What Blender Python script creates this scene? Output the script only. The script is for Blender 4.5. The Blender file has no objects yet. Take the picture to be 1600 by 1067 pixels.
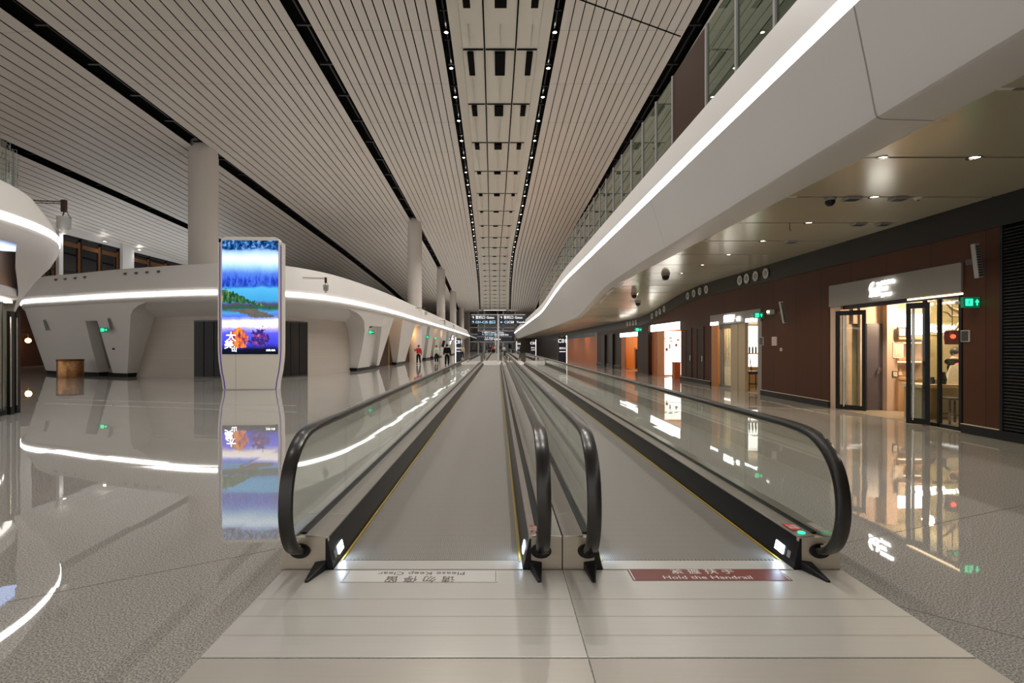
import bpy, bmesh, math, random
from mathutils import Vector, Matrix
random.seed(7)
S = bpy.context.scene
COL = S.collection
PI = math.pi

# ------------------------------------------------------------------ camera
EYE = 1.7
F, CX, CY = 800.0, 778.0, 540.0
cam = bpy.data.cameras.new('camera'); camo = bpy.data.objects.new('camera', cam); COL.objects.link(camo)
camo.location = (0, 0, EYE); camo.rotation_euler = (PI/2, 0, 0)
cam.sensor_width = 36; cam.lens = F/1600*36
cam.shift_x = (800-CX)/1600; cam.shift_y = (CY-533.5)/1600
cam.clip_start = .05; cam.clip_end = 600
S.camera = camo
def X(px, Y): return (px-CX)/F*Y
def Z(py, Y): return EYE+(CY-py)/F*Y

# ------------------------------------------------------------------ materials
def newmat(name):
    m = bpy.data.materials.new(name); m.use_nodes = True
    nt = m.node_tree; nt.nodes.clear()
    out = nt.nodes.new('ShaderNodeOutputMaterial')
    return m, nt, out
def P(name, col, rough=.5, metal=0.0, spec=.5, noise=0, nscale=8, emit=None, estr=0, coat=0, bump=0, aniso=0, stretch=None):
    m, nt, out = newmat(name)
    b = nt.nodes.new('ShaderNodeBsdfPrincipled')
    b.inputs['Base Color'].default_value = (*col, 1); b.inputs['Roughness'].default_value = rough
    b.inputs['Metallic'].default_value = metal; b.inputs['Specular IOR Level'].default_value = spec
    b.inputs['Coat Weight'].default_value = coat; b.inputs['Anisotropic'].default_value = aniso
    if emit: b.inputs['Emission Color'].default_value = (*emit, 1); b.inputs['Emission Strength'].default_value = estr
    if noise or bump:
        tc = nt.nodes.new('ShaderNodeTexCoord'); mp = nt.nodes.new('ShaderNodeMapping')
        if stretch: mp.inputs['Scale'].default_value = stretch
        n = nt.nodes.new('ShaderNodeTexNoise'); n.inputs['Scale'].default_value = nscale; n.inputs['Detail'].default_value = 3
        nt.links.new(tc.outputs['Object'], mp.inputs[0]); nt.links.new(mp.outputs[0], n.inputs['Vector'])
        if noise:
            mx = nt.nodes.new('ShaderNodeMix'); mx.data_type = 'RGBA'
            mx.inputs[6].default_value = (*[c*(1-noise) for c in col], 1); mx.inputs[7].default_value = (*[min(1, c*(1+noise)) for c in col], 1)
            nt.links.new(n.outputs['Fac'], mx.inputs[0]); nt.links.new(mx.outputs[2], b.inputs['Base Color'])
        if bump:
            bp = nt.nodes.new('ShaderNodeBump'); bp.inputs['Strength'].default_value = bump; bp.inputs['Distance'].default_value = .01
            nt.links.new(n.outputs['Fac'], bp.inputs['Height']); nt.links.new(bp.outputs[0], b.inputs['Normal'])
    nt.links.new(b.outputs[0], out.inputs[0])
    return m
def E(name, col, s):
    m, nt, out = newmat(name)
    e = nt.nodes.new('ShaderNodeEmission'); e.inputs[0].default_value = (*col, 1); e.inputs[1].default_value = s
    nt.links.new(e.outputs[0], out.inputs[0]); return m
def glass(name, tint=(.93, .96, .94), ior=1.45, rough=0):
    m, nt, out = newmat(name)
    fr = nt.nodes.new('ShaderNodeFresnel'); ge = nt.nodes.new('ShaderNodeNewGeometry'); g_ = N(nt)
    nt.links.new(g_.math('ADD', ior, g_.math('MULTIPLY', ge.outputs['Backfacing'], 1/ior-ior)), fr.inputs[0])
    t = nt.nodes.new('ShaderNodeBsdfTransparent'); t.inputs[0].default_value = (*tint, 1)
    g = nt.nodes.new('ShaderNodeBsdfGlossy'); g.inputs['Roughness'].default_value = rough; g.inputs['Color'].default_value = (1, 1, 1, 1)
    mx = nt.nodes.new('ShaderNodeMixShader')
    nt.links.new(fr.outputs[0], mx.inputs[0]); nt.links.new(t.outputs[0], mx.inputs[1]); nt.links.new(g.outputs[0], mx.inputs[2])
    nt.links.new(mx.outputs[0], out.inputs[0]); return m

class N:  # tiny node-graph helper
    def __init__(s, nt): s.nt = nt
    def math(s, op, a, b=None, c=None, clamp=False):
        n = s.nt.nodes.new('ShaderNodeMath'); n.operation = op; n.use_clamp = clamp
        for i, v in enumerate((a, b, c)):
            if v is None: continue
            if isinstance(v, (int, float)): n.inputs[i].default_value = v
            else: s.nt.links.new(v, n.inputs[i])
        return n.outputs[0]
    def mix(s, f, a, b):
        n = s.nt.nodes.new('ShaderNodeMix'); n.data_type = 'RGBA'
        for i, v in ((0, f), (6, a), (7, b)):
            if isinstance(v, tuple): n.inputs[i].default_value = (*v, 1)
            elif isinstance(v, (int, float)): n.inputs[i].default_value = v
            else: s.nt.links.new(v, n.inputs[i])
        return n.outputs[2]
    def noise(s, vec, scale, detail=2):
        n = s.nt.nodes.new('ShaderNodeTexNoise'); n.inputs['Scale'].default_value = scale; n.inputs['Detail'].default_value = detail
        s.nt.links.new(vec, n.inputs['Vector']); return n.outputs['Fac']
    def scale(s, vec, sc):
        n = s.nt.nodes.new('ShaderNodeMapping'); n.inputs['Scale'].default_value = sc
        s.nt.links.new(vec, n.inputs[0]); return n.outputs[0]
    def ramp(s, fac, stops, interp='LINEAR'):
        n = s.nt.nodes.new('ShaderNodeValToRGB'); n.color_ramp.interpolation = interp
        el = n.color_ramp.elements
        while len(el) < len(stops): el.new(.5)
        for e, (p, c) in zip(el, stops): e.position = p; e.color = (*c, 1)
        s.nt.links.new(fac, n.inputs[0]); return n.outputs[0]
    def objxyz(s):
        tc = s.nt.nodes.new('ShaderNodeTexCoord'); sp = s.nt.nodes.new('ShaderNodeSeparateXYZ')
        s.nt.links.new(tc.outputs['Object'], sp.inputs[0]); return tc.outputs['Object'], sp.outputs

def floor_mat():
    m, nt, out = newmat('polished_granite'); g = N(nt); vec, xyz = g.objxyz()
    b = nt.nodes.new('ShaderNodeBsdfPrincipled')
    n1 = g.noise(vec, 95, 3); n2 = g.noise(vec, 260, 2); n3 = g.noise(vec, .6, 2)
    speck = g.ramp(n1, [(.36, (.07, .067, .06)), (.5, (.335, .322, .295)), (.64, (.64, .615, .575))])
    speck2 = g.ramp(n2, [(.38, (.13, .125, .115)), (.6, (.50, .48, .45))])
    c = g.mix(.3, speck, speck2)
    c = g.mix(g.math('MULTIPLY', n3, .25), c, (.28, .265, .235))
    nt.links.new(c, b.inputs['Base Color'])
    b.inputs['Roughness'].default_value = .018
    b.inputs['IOR'].default_value = 1.78
    # every slab lies a hair out of level, so long reflections break at the joints
    wn = nt.nodes.new('ShaderNodeTexWhiteNoise'); wn.noise_dimensions = '2D'
    cb = nt.nodes.new('ShaderNodeCombineXYZ')
    nt.links.new(g.math('FLOOR', g.math('DIVIDE', xyz[0], 1.2)), cb.inputs[0]); nt.links.new(g.math('FLOOR', g.math('DIVIDE', xyz[1], 1.2)), cb.inputs[1])
    nt.links.new(cb.outputs[0], wn.inputs['Vector'])
    def vm(op, a_, b_=None):
        n = nt.nodes.new('ShaderNodeVectorMath'); n.operation = op
        nt.links.new(a_, n.inputs[0])
        if b_ is not None: n.inputs[1].default_value = b_
        return n.outputs[0]
    nv = vm('NORMALIZE', vm('ADD', vm('MULTIPLY', wn.outputs['Color'], (.0055, .0055, 0)), (-.00275, -.00275, 1)))
    nt.links.new(nv, b.inputs['Normal'])
    nt.links.new(b.outputs[0], out.inputs[0]); return m

def slat_mat():
    m, nt, out = newmat('white_metal_slats'); g = N(nt); vec, xyz = g.objxyz()
    b = nt.nodes.new('ShaderNodeBsdfPrincipled'); b.inputs['Roughness'].default_value = .45
    fr = g.math('FRACT', g.math('DIVIDE', g.math('ADD', xyz[1], 100.0), 4.4))
    line = g.math('LESS_THAN', fr, .006)
    row = g.math('FLOOR', g.math('DIVIDE', g.math('ADD', xyz[1], 100.0), 4.4))
    wn = nt.nodes.new('ShaderNodeTexWhiteNoise'); wn.noise_dimensions = '2D'
    cb = nt.nodes.new('ShaderNodeCombineXYZ'); nt.links.new(row, cb.inputs[0]); nt.links.new(g.math('FLOOR', g.math('DIVIDE', xyz[0], .38)), cb.inputs[1])
    nt.links.new(cb.outputs[0], wn.inputs['Vector'])
    c = g.mix(wn.outputs['Value'], (.66, .61, .555), (.70, .65, .60))
    c = g.mix(line, c, (.38, .35, .32))
    nt.links.new(c, b.inputs['Base Color']); nt.links.new(b.outputs[0], out.inputs[0]); return m

def pallet_mat():
    m, nt, out = newmat('ribbed_aluminium_pallets'); g = N(nt); vec, xyz = g.objxyz()
    b = nt.nodes.new('ShaderNodeBsdfPrincipled'); b.inputs['Roughness'].default_value = .42; b.inputs['Metallic'].default_value = .35
    rib = g.math('LESS_THAN', g.math('FRACT', g.math('MULTIPLY', xyz[0], 62.0)), .45)
    seam = g.math('LESS_THAN', g.math('FRACT', g.math('DIVIDE', xyz[1], .135)), .06)
    nz = g.noise(g.scale(vec, (14, .5, 1)), 3.0, 3)
    c = g.mix(rib, (.29, .27, .245), (.20, .19, .17))
    c = g.mix(g.math('MULTIPLY', seam, .35), c, (.14, .13, .12))
    c = g.mix(g.math('MULTIPLY', nz, .5), c, (.22, .205, .185))
    nt.links.new(c, b.inputs['Base Color'])
    bp = nt.nodes.new('ShaderNodeBump'); bp.inputs['Strength'].default_value = .25; bp.inputs['Distance'].default_value = .005; bp.invert = True
    nt.links.new(rib, bp.inputs['Height']); nt.links.new(bp.outputs[0], b.inputs['Normal'])
    nt.links.new(b.outputs[0], out.inputs[0]); return m

def panel_mat(name, col, pitch, axis=1, rough=.35, metal=0, dark=.45, wid=.012, var=.08, zp=None, spec=.5):
    m, nt, out = newmat(name); g = N(nt); vec, xyz = g.objxyz()
    b = nt.nodes.new('ShaderNodeBsdfPrincipled'); b.inputs['Roughness'].default_value = rough; b.inputs['Metallic'].default_value = metal; b.inputs['Specular IOR Level'].default_value = spec
    q = g.math('DIVIDE', g.math('ADD', xyz[axis], 60.0), pitch)
    line = g.math('LESS_THAN', g.math('FRACT', q), wid)
    if zp:
        l2 = g.math('LESS_THAN', g.math('FRACT', g.math('DIVIDE', g.math('ADD', xyz[2], .4), zp)), wid)
        line = g.math('MAXIMUM', line, l2)
    wn = nt.nodes.new('ShaderNodeTexWhiteNoise'); wn.noise_dimensions = '1D'; nt.links.new(g.math('FLOOR', q), wn.inputs['W'])
    c = g.mix(wn.outputs['Value'], tuple(k*(1-var) for k in col), tuple(min(1, k*(1+var)) for k in col))
    c = g.mix(line, c, tuple(k*dark for k in col))
    nt.links.new(c, b.inputs['Base Color']); nt.links.new(b.outputs[0], out.inputs[0]); return m

def screen_mat():   # lake landscape; object space: x across (-1..1 m), z up (1.37..5.78 m)
    m, nt, out = newmat('led_screen_picture'); g = N(nt); vec, xyz = g.objxyz()
    e = nt.nodes.new('ShaderNodeEmission')
    x, z = xyz[0], xyz[2]
    nb = g.noise(g.scale(vec, (1.1, 1, .7)), 1.6, 4); ns = g.noise(vec, 9, 4); nf = g.noise(g.scale(vec, (3, 1, 1)), 4, 4)
    zz = g.math('ADD', z, g.math('MULTIPLY', g.math('SUBTRACT', nb, .5), .30))
    t = g.math('DIVIDE', g.math('SUBTRACT', zz, 1.37), 4.41)
    c = g.ramp(t, [(0, (.005, .006, .012)), (.045, (.008, .01, .03)), (.09, (.06, .06, .75)), (.19, (.12, .12, .95)), (.225, (.5, .45, .9)), (.25, (1.2, 1.05, .95)), (.29, (1.3, 1.2, 1.2)), (.315, (.35, .4, 1.0)), (.34, (.08, .2, .85)), (.37, (.10, .36, .72)), (.40, (.03, .12, .10)), (.425, (.05, .10, .06)), (.445, (.10, .08, .22)), (.47, (.06, .38, .75)), (.575, (.10, .50, .88)), (.60, (.02, .08, .55)), (.65, (.03, .08, .72)), (.71, (.12, .28, .90)), (.76, (.35, .65, 1.05)), (.84, (1.0, 1.2, 1.35)), (.905, (.45, .68, 1.15)), (.935, (.01, .05, .20))])
    # wooded spit on the lake
    d1 = g.math('SUBTRACT', z, g.math('ADD', 3.38, g.math('MULTIPLY', x, -.26)))
    isl = g.math('LESS_THAN', g.math('ADD', g.math('ABSOLUTE', d1), g.math('MULTIPLY', ns, .5)), g.math('ADD', .34, g.math('MULTIPLY', x, -.16)))
    gc = g.ramp(nf, [(.38, (.01, .06, .03)), (.5, (.03, .13, .06)), (.62, (.10, .20, .06)), (.69, (.50, .45, .10))])
    c = g.mix(isl, c, gc)
    d2 = g.math('SUBTRACT', z, g.math('ADD', 2.98, g.math('MULTIPLY', x, -.16)))
    sand = g.math('LESS_THAN', g.math('ADD', g.math('ABSOLUTE', d2), g.math('MULTIPLY', nf, .18)), g.math('SUBTRACT', .26, g.math('MULTIPLY', g.math('ABSOLUTE', g.math('SUBTRACT', x, .15)), .18)))
    c = g.mix(sand, c, g.mix(ns, (.06, .11, .05), (.22, .15, .17)))
    # autumn trees
    cx = g.math('SUBTRACT', x, -.42); cz = g.math('SUBTRACT', z, 1.98)
    r2 = g.math('SQRT', g.math('ADD', g.math('MULTIPLY', cx, cx), g.math('MULTIPLY', cz, cz)))
    tree = g.math('LESS_THAN', g.math('ADD', r2, g.math('MULTIPLY', ns, .55)), .62)
    c = g.mix(tree, c, g.ramp(nf, [(.4, (.10, .02, .12)), (.5, (.75, .12, .06)), (.62, (.95, .35, .05))]))
    cx2 = g.math('SUBTRACT', x, .35)
    r3 = g.math('SQRT', g.math('ADD', g.math('MULTIPLY', cx2, cx2), g.math('MULTIPLY', cz, cz)))
    tree2 = g.math('LESS_THAN', g.math('ADD', r3, g.math('MULTIPLY', ns, .9)), .78)
    c = g.mix(tree2, c, g.ramp(ns, [(.4, (.02, .03, .22)), (.56, (.30, .05, .30)), (.62, (.85, .15, .10))]))
    # speckled forest at the very top
    top = g.math('GREATER_THAN', t, .925)
    c = g.mix(top, c, g.ramp(ns, [(.4, (.005, .02, .08)), (.55, (.02, .12, .40)), (.66, (.20, .45, .75))]))
    forest = g.math('MULTIPLY', g.math('GREATER_THAN', t, .595), g.math('MULTIPLY', g.math('SUBTRACT', .76, t), 9.0, clamp=True))
    c = g.mix(g.math('MULTIPLY', forest, .6), c, g.ramp(nf, [(.4, (.01, .03, .35)), (.6, (.08, .22, .9))]))
    nt.links.new(c, e.inputs[0]); e.inputs[1].default_value = 1.08
    nt.links.new(e.outputs[0], out.inputs[0]); return m

M = dict(
 floor=floor_mat(), slat=slat_mat(), pallet=pallet_mat(), screen=screen_mat(),
 void=P('dark_void', (.004, .004, .004), .9, spec=.1), black=P('black_paint', (.010, .010, .011), .45, spec=.3), satin=P('satin_black', (.014, .014, .016), .32, spec=.22),
 white=P('white_plaster', (.66, .635, .61), .5, noise=.03, nscale=.7), spine=P('cream_ceiling_panel', (.68, .64, .56), .5, noise=.02, nscale=2),
 fascia=P('white_gypsum_fascia', (.68, .665, .65), .4, noise=.02, nscale=.5), cream=P('cream_soffit', (.60, .55, .48), .5),
 column=P('pale_column_cladding', (.62, .58, .54), .45, noise=.02, nscale=1), shutter=panel_mat('beige_shutter', (.47, .42, .37), .16, 2, .5, 0, .93, .08, .02),
 dpanel=P('dark_grey_door', (.06, .06, .055), .3), brown=panel_mat('copper_brown_cladding', (.07, .026, .013), 1.22, 1, .5, 0, .35, .012, .06, None, .2),
 orange=panel_mat('terracotta_cladding', (.40, .12, .03), 1.5, 1, .4, 0, .5, .01, .05), band=P('black_band', (.018, .017, .015), .4, spec=.25, noise=.1, nscale=1),
 retail=P('satin_bronze_ceiling', (.70, .65, .50), .22, .3, noise=.04, nscale=.5), louver=P('charcoal_louvres', (.03, .03, .03), .5, spec=.2),
 steel=P('brushed_steel', (.60, .53, .43), .4, .4, noise=.08, nscale=6, stretch=(1, .15, 6)), deck=P('steel_decking', (.42, .39, .36), .28, .8, noise=.06, nscale=4, stretch=(6, .1, 1)),
 plate=P('ribbed_landing_plate', (.58, .56, .52), .3, .3, noise=.07, nscale=5, stretch=(.4, 14, 1)), plate2=P('satin_landing_plate', (.50, .47, .42), .3, .3, noise=.05, nscale=5, stretch=(.4, 10, 1)),
 rubber=P('black_rubber', (.022, .02, .018), .26, 0, .6), chrome=P('polished_steel', (.62, .60, .57), .14, 1), yellow=P('yellow_line', (.42, .29, .02), .5),
 glass=glass('clear_glass'), gglass=glass('greenish_glass', (.60, .68, .62), 1.5), dglass=P('night_window_glass', (.006, .006, .008), .03, 0, .8), copper=P('copper_rim_and_reflection', (.17, .07, .025), .35, .5),
 led=E('white_led', (1, .97, .93), 9.0), lens=E('downlight_lens', (1, .95, .88), 30.0), lensd=E('dim_lens', (1, .93, .82), 6.0), cool=E('comb_light', (.70, .84, 1), 9.0), blueled=E('blue_led_cove', (.45, .6, 1), 2.2),
 signw=E('backlit_white', (1, .98, .94), 5.0), signt=E('sign_lettering_white', (1, .98, .95), 1.5), signw2=E('lit_white_panel', (1, .96, .88), 2.6), signb=E('backlit_cyan', (.5, .82, 1), 1.5), green=E('exit_green', (.03, .75, .33), 2.2), greenb=P('exit_box_green', (.01, .12, .06), .4, emit=(.0, .25, .12), estr=.35),
 navy=P('navy_sign_panel', (.010, .013, .030), .25), whitep=P('white_sticker', (.62, .60, .56), .4), redp=P('maroon_sticker', (.19, .045, .035), .4), red=P('red_sticker', (.55, .05, .04), .4), ink=P('dark_brown_ink', (.10, .05, .045), .5), whiteink=P('white_ink', (.75, .73, .70), .5),
 wood=P('pale_wood_veneer', (.48, .30, .17), .4, noise=.18, nscale=3, stretch=(3, 3, .3)), owood=panel_mat('lit_orange_wood', (.60, .24, .06), .5, 0, .4, 0, .7, .03, .12), dwood=P('dark_brown_wood', (.04, .018, .011), .45, spec=.2, noise=.2, nscale=3, stretch=(4, 4, .3)),
 gold=P('brass_frame', (.55, .40, .2), .25, .9), olive=P('olive_wall', (.34, .29, .17), .6), shopfloor=P('shop_floor', (.40, .34, .26), .25), peach=P('peach_wall', (.55, .40, .31), .6), plum=P('plum_door', (.085, .075, .095), .35), grey=P('grey_header', (.23, .215, .195), .5, noise=.04), bolt=P('beige_wall', (.42, .34, .23), .5),
 bin=P('copper_mosaic_drum', (.40, .20, .08), .28, .75, noise=.5, nscale=9, bump=.4), totem=P('ivory_totem_shell', (.68, .64, .57), .35), purple=P('purple_gap_strip', (.02, .012, .05), .3, emit=(.05, .02, .22), estr=.8),
 skin=P('skin', (.50, .32, .23), .5), hair=P('black_hair', (.015, .012, .01), .5), ccoat=P('black_cloth', (.006, .006, .007), .9, spec=.15), cred=P('red_cloth', (.42, .02, .03), .8), cgreen=P('pale_green_cloth', (.42, .55, .45), .8), cbeige=P('beige_cloth', (.50, .38, .27), .8), cwhite=P('white_cloth', (.62, .60, .58), .8), cdark=P('dark_trousers', (.008, .008, .011), .9, spec=.15),
 mark=P('grey_device', (.33, .32, .31), .4), dark=P('dark_device', (.04, .04, .04), .35), rosso=glass('red_lantern_glass', (.30, .03, .02)), bulb=E('warm_bulb', (1, .6, .3), 14.0), amber=E('amber_lamp', (1, .42, .10), 12.0), warmled=E('warm_led_strip', (1, .75, .45), 3.0), paper=P('framed_print', (.62, .55, .45), .6, noise=.35, nscale=14), pink=P('pink_notice', (.5, .38, .38), .5), driftwood=P('pale_driftwood', (.62, .48, .33), .6), inlay=P('pale_steel_inlay', (.62, .60, .60), .25, .5), joint=P('floor_joint', (.12, .11, .10), .4), wall2=P('dim_back_wall', (.20, .16, .13), .6), terr=E('orange_lit_panel', (.9, .38, .08), .55),
)

# ------------------------------------------------------------------ mesh helpers
def wloc(o):
    v = Vector((0, 0, 0))
    while o is not None: v += o.location; o = o.parent
    return v
class MB:
    def __init__(s): s.v = []; s.f = []
    def add(s, vs, fs):
        n = len(s.v); s.v += [tuple(v) for v in vs]; s.f += [tuple(i+n for i in f) for f in fs]; return s
    def box(s, x0, x1, y0, y1, z0, z1):
        return s.add([(x0,y0,z0),(x1,y0,z0),(x1,y1,z0),(x0,y1,z0),(x0,y0,z1),(x1,y0,z1),(x1,y1,z1),(x0,y1,z1)],
                     [(0,3,2,1),(4,5,6,7),(0,1,5,4),(1,2,6,5),(2,3,7,6),(3,0,4,7)])
    def hexa(s, b, t):   # two quads, bottom and top, same winding
        return s.add(list(b)+list(t), [(3,2,1,0),(4,5,6,7),(0,1,5,4),(1,2,6,5),(2,3,7,6),(3,0,4,7)])
    def prism(s, poly, axis, a, b):   # polygon in the two other axes, extruded a..b
        n = len(poly)
        def mk(p, t):
            return (t, p[0], p[1]) if axis == 'x' else (p[0], t, p[1]) if axis == 'y' else (p[0], p[1], t)
        return s.add([mk(p, a) for p in poly]+[mk(p, b) for p in poly],
                     [tuple(range(n-1, -1, -1)), tuple(range(n, 2*n))]+[(i, (i+1) % n, (i+1) % n+n, i+n) for i in range(n)])
    def grid(s, rows):   # rows of equal length
        k = len(rows[0]); vs = [p for r in rows for p in r]
        return s.add(vs, [(i*k+j, i*k+j+1, (i+1)*k+j+1, (i+1)*k+j) for i in range(len(rows)-1) for j in range(k-1)])
    def sweep(s, rings, closed=True, caps=True):
        k = len(rings[0]); vs = [p for r in rings for p in r]; fs = []
        for i in range(len(rings)-1):
            for j in range(k if closed else k-1):
                j2 = (j+1) % k; fs.append((i*k+j, i*k+j2, (i+1)*k+j2, (i+1)*k+j))
        if caps and closed: fs += [tuple(range(k-1, -1, -1)), tuple(range((len(rings)-1)*k, len(rings)*k))]
        return s.add(vs, fs)
    def tube(s, pts, r, seg=8):
        pts = [Vector(p) for p in pts]; rings = []
        for i, p in enumerate(pts):
            d = (pts[min(i+1, len(pts)-1)]-pts[max(i-1, 0)]).normalized()
            u = d.orthogonal().normalized() if i == 0 else (u - d*u.dot(d)).normalized()
            w = d.cross(u); rr = r[i] if isinstance(r, (list, tuple)) else r
            rings.append([p+(u*math.cos(a)+w*math.sin(a))*rr for a in [2*PI*k/seg for k in range(seg)]])
        return s.sweep(rings)
    def lathe(s, prof, c=(0, 0), seg=32, a0=0, a1=2*PI):
        full = abs(a1-a0-2*PI) < 1e-6; n = seg if full else seg+1
        rows = [[(c[0]+r*math.cos(a0+(a1-a0)*k/seg), c[1]+r*math.sin(a0+(a1-a0)*k/seg), z) for k in range(n)] for r, z in prof]
        return s.sweep(rows, closed=full, caps=False)
    def ball(s, c, r, seg=12, sc=(1, 1, 1)):
        rows = [[(c[0]+r*sc[0]*math.sin(t)*math.cos(a), c[1]+r*sc[1]*math.sin(t)*math.sin(a), c[2]+r*sc[2]*math.cos(t)) for a in [2*PI*k/seg for k in range(seg)]] for t in [PI*i/8+.0001*(i == 0)-.0001*(i == 8) for i in range(9)]]
        return s.sweep(rows)
    def build(s, name, mat, parent=None, smooth=False, local=False, bev=0):
        me = bpy.data.meshes.new(name)
        vs = s.v
        if parent is not None and not local:
            o = wloc(parent); vs = [(a-o.x, b-o.y, c-o.z) for a, b, c in s.v]
        me.from_pydata(vs, [], s.f); me.update()
        bm = bmesh.new(); bm.from_mesh(me); bmesh.ops.recalc_face_normals(bm, faces=bm.faces); bm.to_mesh(me); bm.free()
        me.materials.append(M[mat] if isinstance(mat, str) else mat)
        if smooth: me.polygons.foreach_set('use_smooth', [True]*len(me.polygons))
        ob = bpy.data.objects.new(name, me); COL.objects.link(ob)
        if parent is not None: ob.parent = parent
        if smooth == 'auto':
            me.set_sharp_from_angle(angle=math.radians(40))
        if bev:
            md = ob.modifiers.new('edge', 'BEVEL'); md.width = bev; md.segments = 2; md.limit_method = 'ANGLE'
        return ob
def tag(o, label=None, cat=None, group=None, kind=None):
    if label: o['label'] = label
    if cat: o['category'] = cat
    if group: o['group'] = group
    if kind: o['kind'] = kind
    return o
def thing(name, label, cat, loc=(0, 0, 0), group=None, rz=0):
    o = bpy.data.objects.new(name, None); COL.objects.link(o); o.location = loc; o.rotation_euler.z = rz; o.empty_display_size = .1
    return tag(o, label, cat, group)
def struct(name, mb, mat, parent=None, **k):
    o = mb.build(name, mat, parent, **k)
    if parent is None: o['kind'] = 'structure'
    return o
def dup(o, loc=None, label=None, parent=None, rz=None):
    c = o.copy(); COL.objects.link(c)
    if loc is not None: c.location = loc
    if label: c['label'] = label
    if parent is not None: c.parent = parent
    if rz is not None: c.rotation_euler.z = rz
    for ch in list(o.children): dup(ch, parent=c)
    return c
def text(body, size, mat, parent, loc, rot=(PI/2, 0, 0), name='lettering', align='CENTER', sx=1, depth=.002, spacing=1.0):
    cu = bpy.data.curves.new('t', 'FONT'); cu.body = body; cu.size = size; cu.align_x = align; cu.align_y = 'CENTER'; cu.extrude = depth; cu.resolution_u = 2; cu.space_character = spacing
    t = bpy.data.objects.new('t', cu); COL.objects.link(t)
    dg = bpy.context.evaluated_depsgraph_get(); me = bpy.data.meshes.new_from_object(t.evaluated_get(dg))
    bpy.data.objects.remove(t); bpy.data.curves.remove(cu)
    me.name = name; me.materials.clear(); me.materials.append(M[mat])
    ob = bpy.data.objects.new(name, me); COL.objects.link(ob)
    if parent is not None: ob.parent = parent; ob.location = Vector(loc)-wloc(parent)
    else: ob.location = loc
    ob.rotation_euler = rot; ob.scale = (sx, 1, 1)
    return ob
def interp(tab, t):
    if t <= tab[0][0]: return tab[0][1]
    for (a, u), (b, v) in zip(tab, tab[1:]):
        if t <= b: return u+(v-u)*(t-a)/(b-a)
    return tab[-1][1]
def smooth_interp(tab, t):
    if t <= tab[0][0]: return tab[0][1]
    for (a, u), (b, v) in zip(tab, tab[1:]):
        if t <= b:
            k = (t-a)/(b-a); k = k*k*(3-2*k); return u+(v-u)*k
    return tab[-1][1]
def spot(loc, power, angle=100, col=(1, .93, .84), r=.06, blend=.6, rot=(0, 0, 0)):
    l = bpy.data.lights.new('spot', 'SPOT'); l.energy = power; l.spot_size = math.radians(angle); l.spot_blend = blend; l.color = col; l.shadow_soft_size = r
    o = bpy.data.objects.new('spot_lamp', l); COL.objects.link(o); o.location = loc; o.rotation_euler = rot; return o
def point(loc, power, col=(1, .8, .55), r=.08):
    l = bpy.data.lights.new('point', 'POINT'); l.energy = power; l.color = col; l.shadow_soft_size = r
    o = bpy.data.objects.new('point_lamp', l); COL.objects.link(o); o.location = loc; return o
def area(loc, sx, sy, power, col=(1, .92, .82), rot=(0, 0, 0)):
    l = bpy.data.lights.new('area', 'AREA'); l.shape = 'RECTANGLE'; l.size = sx; l.size_y = sy; l.energy = power; l.color = col
    o = bpy.data.objects.new('area_lamp', l); COL.objects.link(o); o.location = loc; o.rotation_euler = rot; return o
# ================================================================== FLOOR
fl = MB().box(-60, 24, -25, 140, -.2, 0)
struct('floor', fl, 'floor')
def strip_floor(name, p, q, w, mat, h=.003):
    p, q = Vector((*p, 0)), Vector((*q, 0)); d = (q-p).normalized(); n = Vector((-d.y, d.x, 0))*w/2
    b = [p-n, q-n, q+n, p+n]
    return struct(name, MB().hexa([v+Vector((0, 0, -.05)) for v in b], [v+Vector((0, 0, h)) for v in b]), mat)
def fp(px, py):
    Y = EYE*F/(py-CY); return (X(px, Y), Y)
strip_floor('trim_1', fp(90, 624), fp(462, 634), .05, 'inlay')
strip_floor('trim_2', fp(70, 630), fp(462, 644), .05, 'inlay')
strip_floor('trim_3', fp(1040, 628), fp(1290, 641), .04, 'inlay')
strip_floor('trim_4', fp(1312, 850), fp(1720, 764), .007, 'joint', .0012)
strip_floor('trim_5', fp(1405, 947), fp(1660, 1014), .007, 'joint', .0012)
strip_floor('trim_6', fp(10, 941), fp(430, 858), .005, 'joint', .0012)

# ================================================================== CEILING OF THE HALL
K = 1.18
def Hc(Y): return K*interp([(-25, 12.9), (0, 12.9), (60, 10.5), (85, 9.4), (116, 7.6), (140, 7.6)], Y/K)
def xc(Y): return K*interp([(20, .1), (39, -.08), (60, -.42), (116, -.7)], Y/K)
def hw(Y): return K*interp([(60, 2.1), (80, 2.45), (116, 3.35), (140, 3.7)], Y/K)
def dz(x): return K*interp([(-34, -2.3), (-27, -.7), (-17.5, 0), (30, 0)], x/K)
YS = [-25, -12, 0, 6, 12, 16, 20, 25, 30, 35, 40, 46, 52, 60, 68, 76, 84, 92, 100, 108, 116, 124, 132, 136.5]
def wid(Y): return hw(Y)-2.1*K       # the spine widens far away, the slats shift with it
def cz(x, Y): return EYE+Hc(Y)+dz(x)
slats = MB()
def slat(x0, x1, side):
    rings = []
    for Y in YS:
        s = side*wid(Y)+xc(Y)*interp([(2, 1), (9, 0)], abs(x0+x1)/2/K); z = cz((x0+x1)/2, Y); a = (cz(x1, Y)-cz(x0, Y))/2
        rings.append([(x0+s, Y, z-a), (x1+s, Y, z+a), (x1+s, Y, z+a+.014), (x0+s, Y, z-a+.014)])
    slats.sweep(rings)
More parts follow.
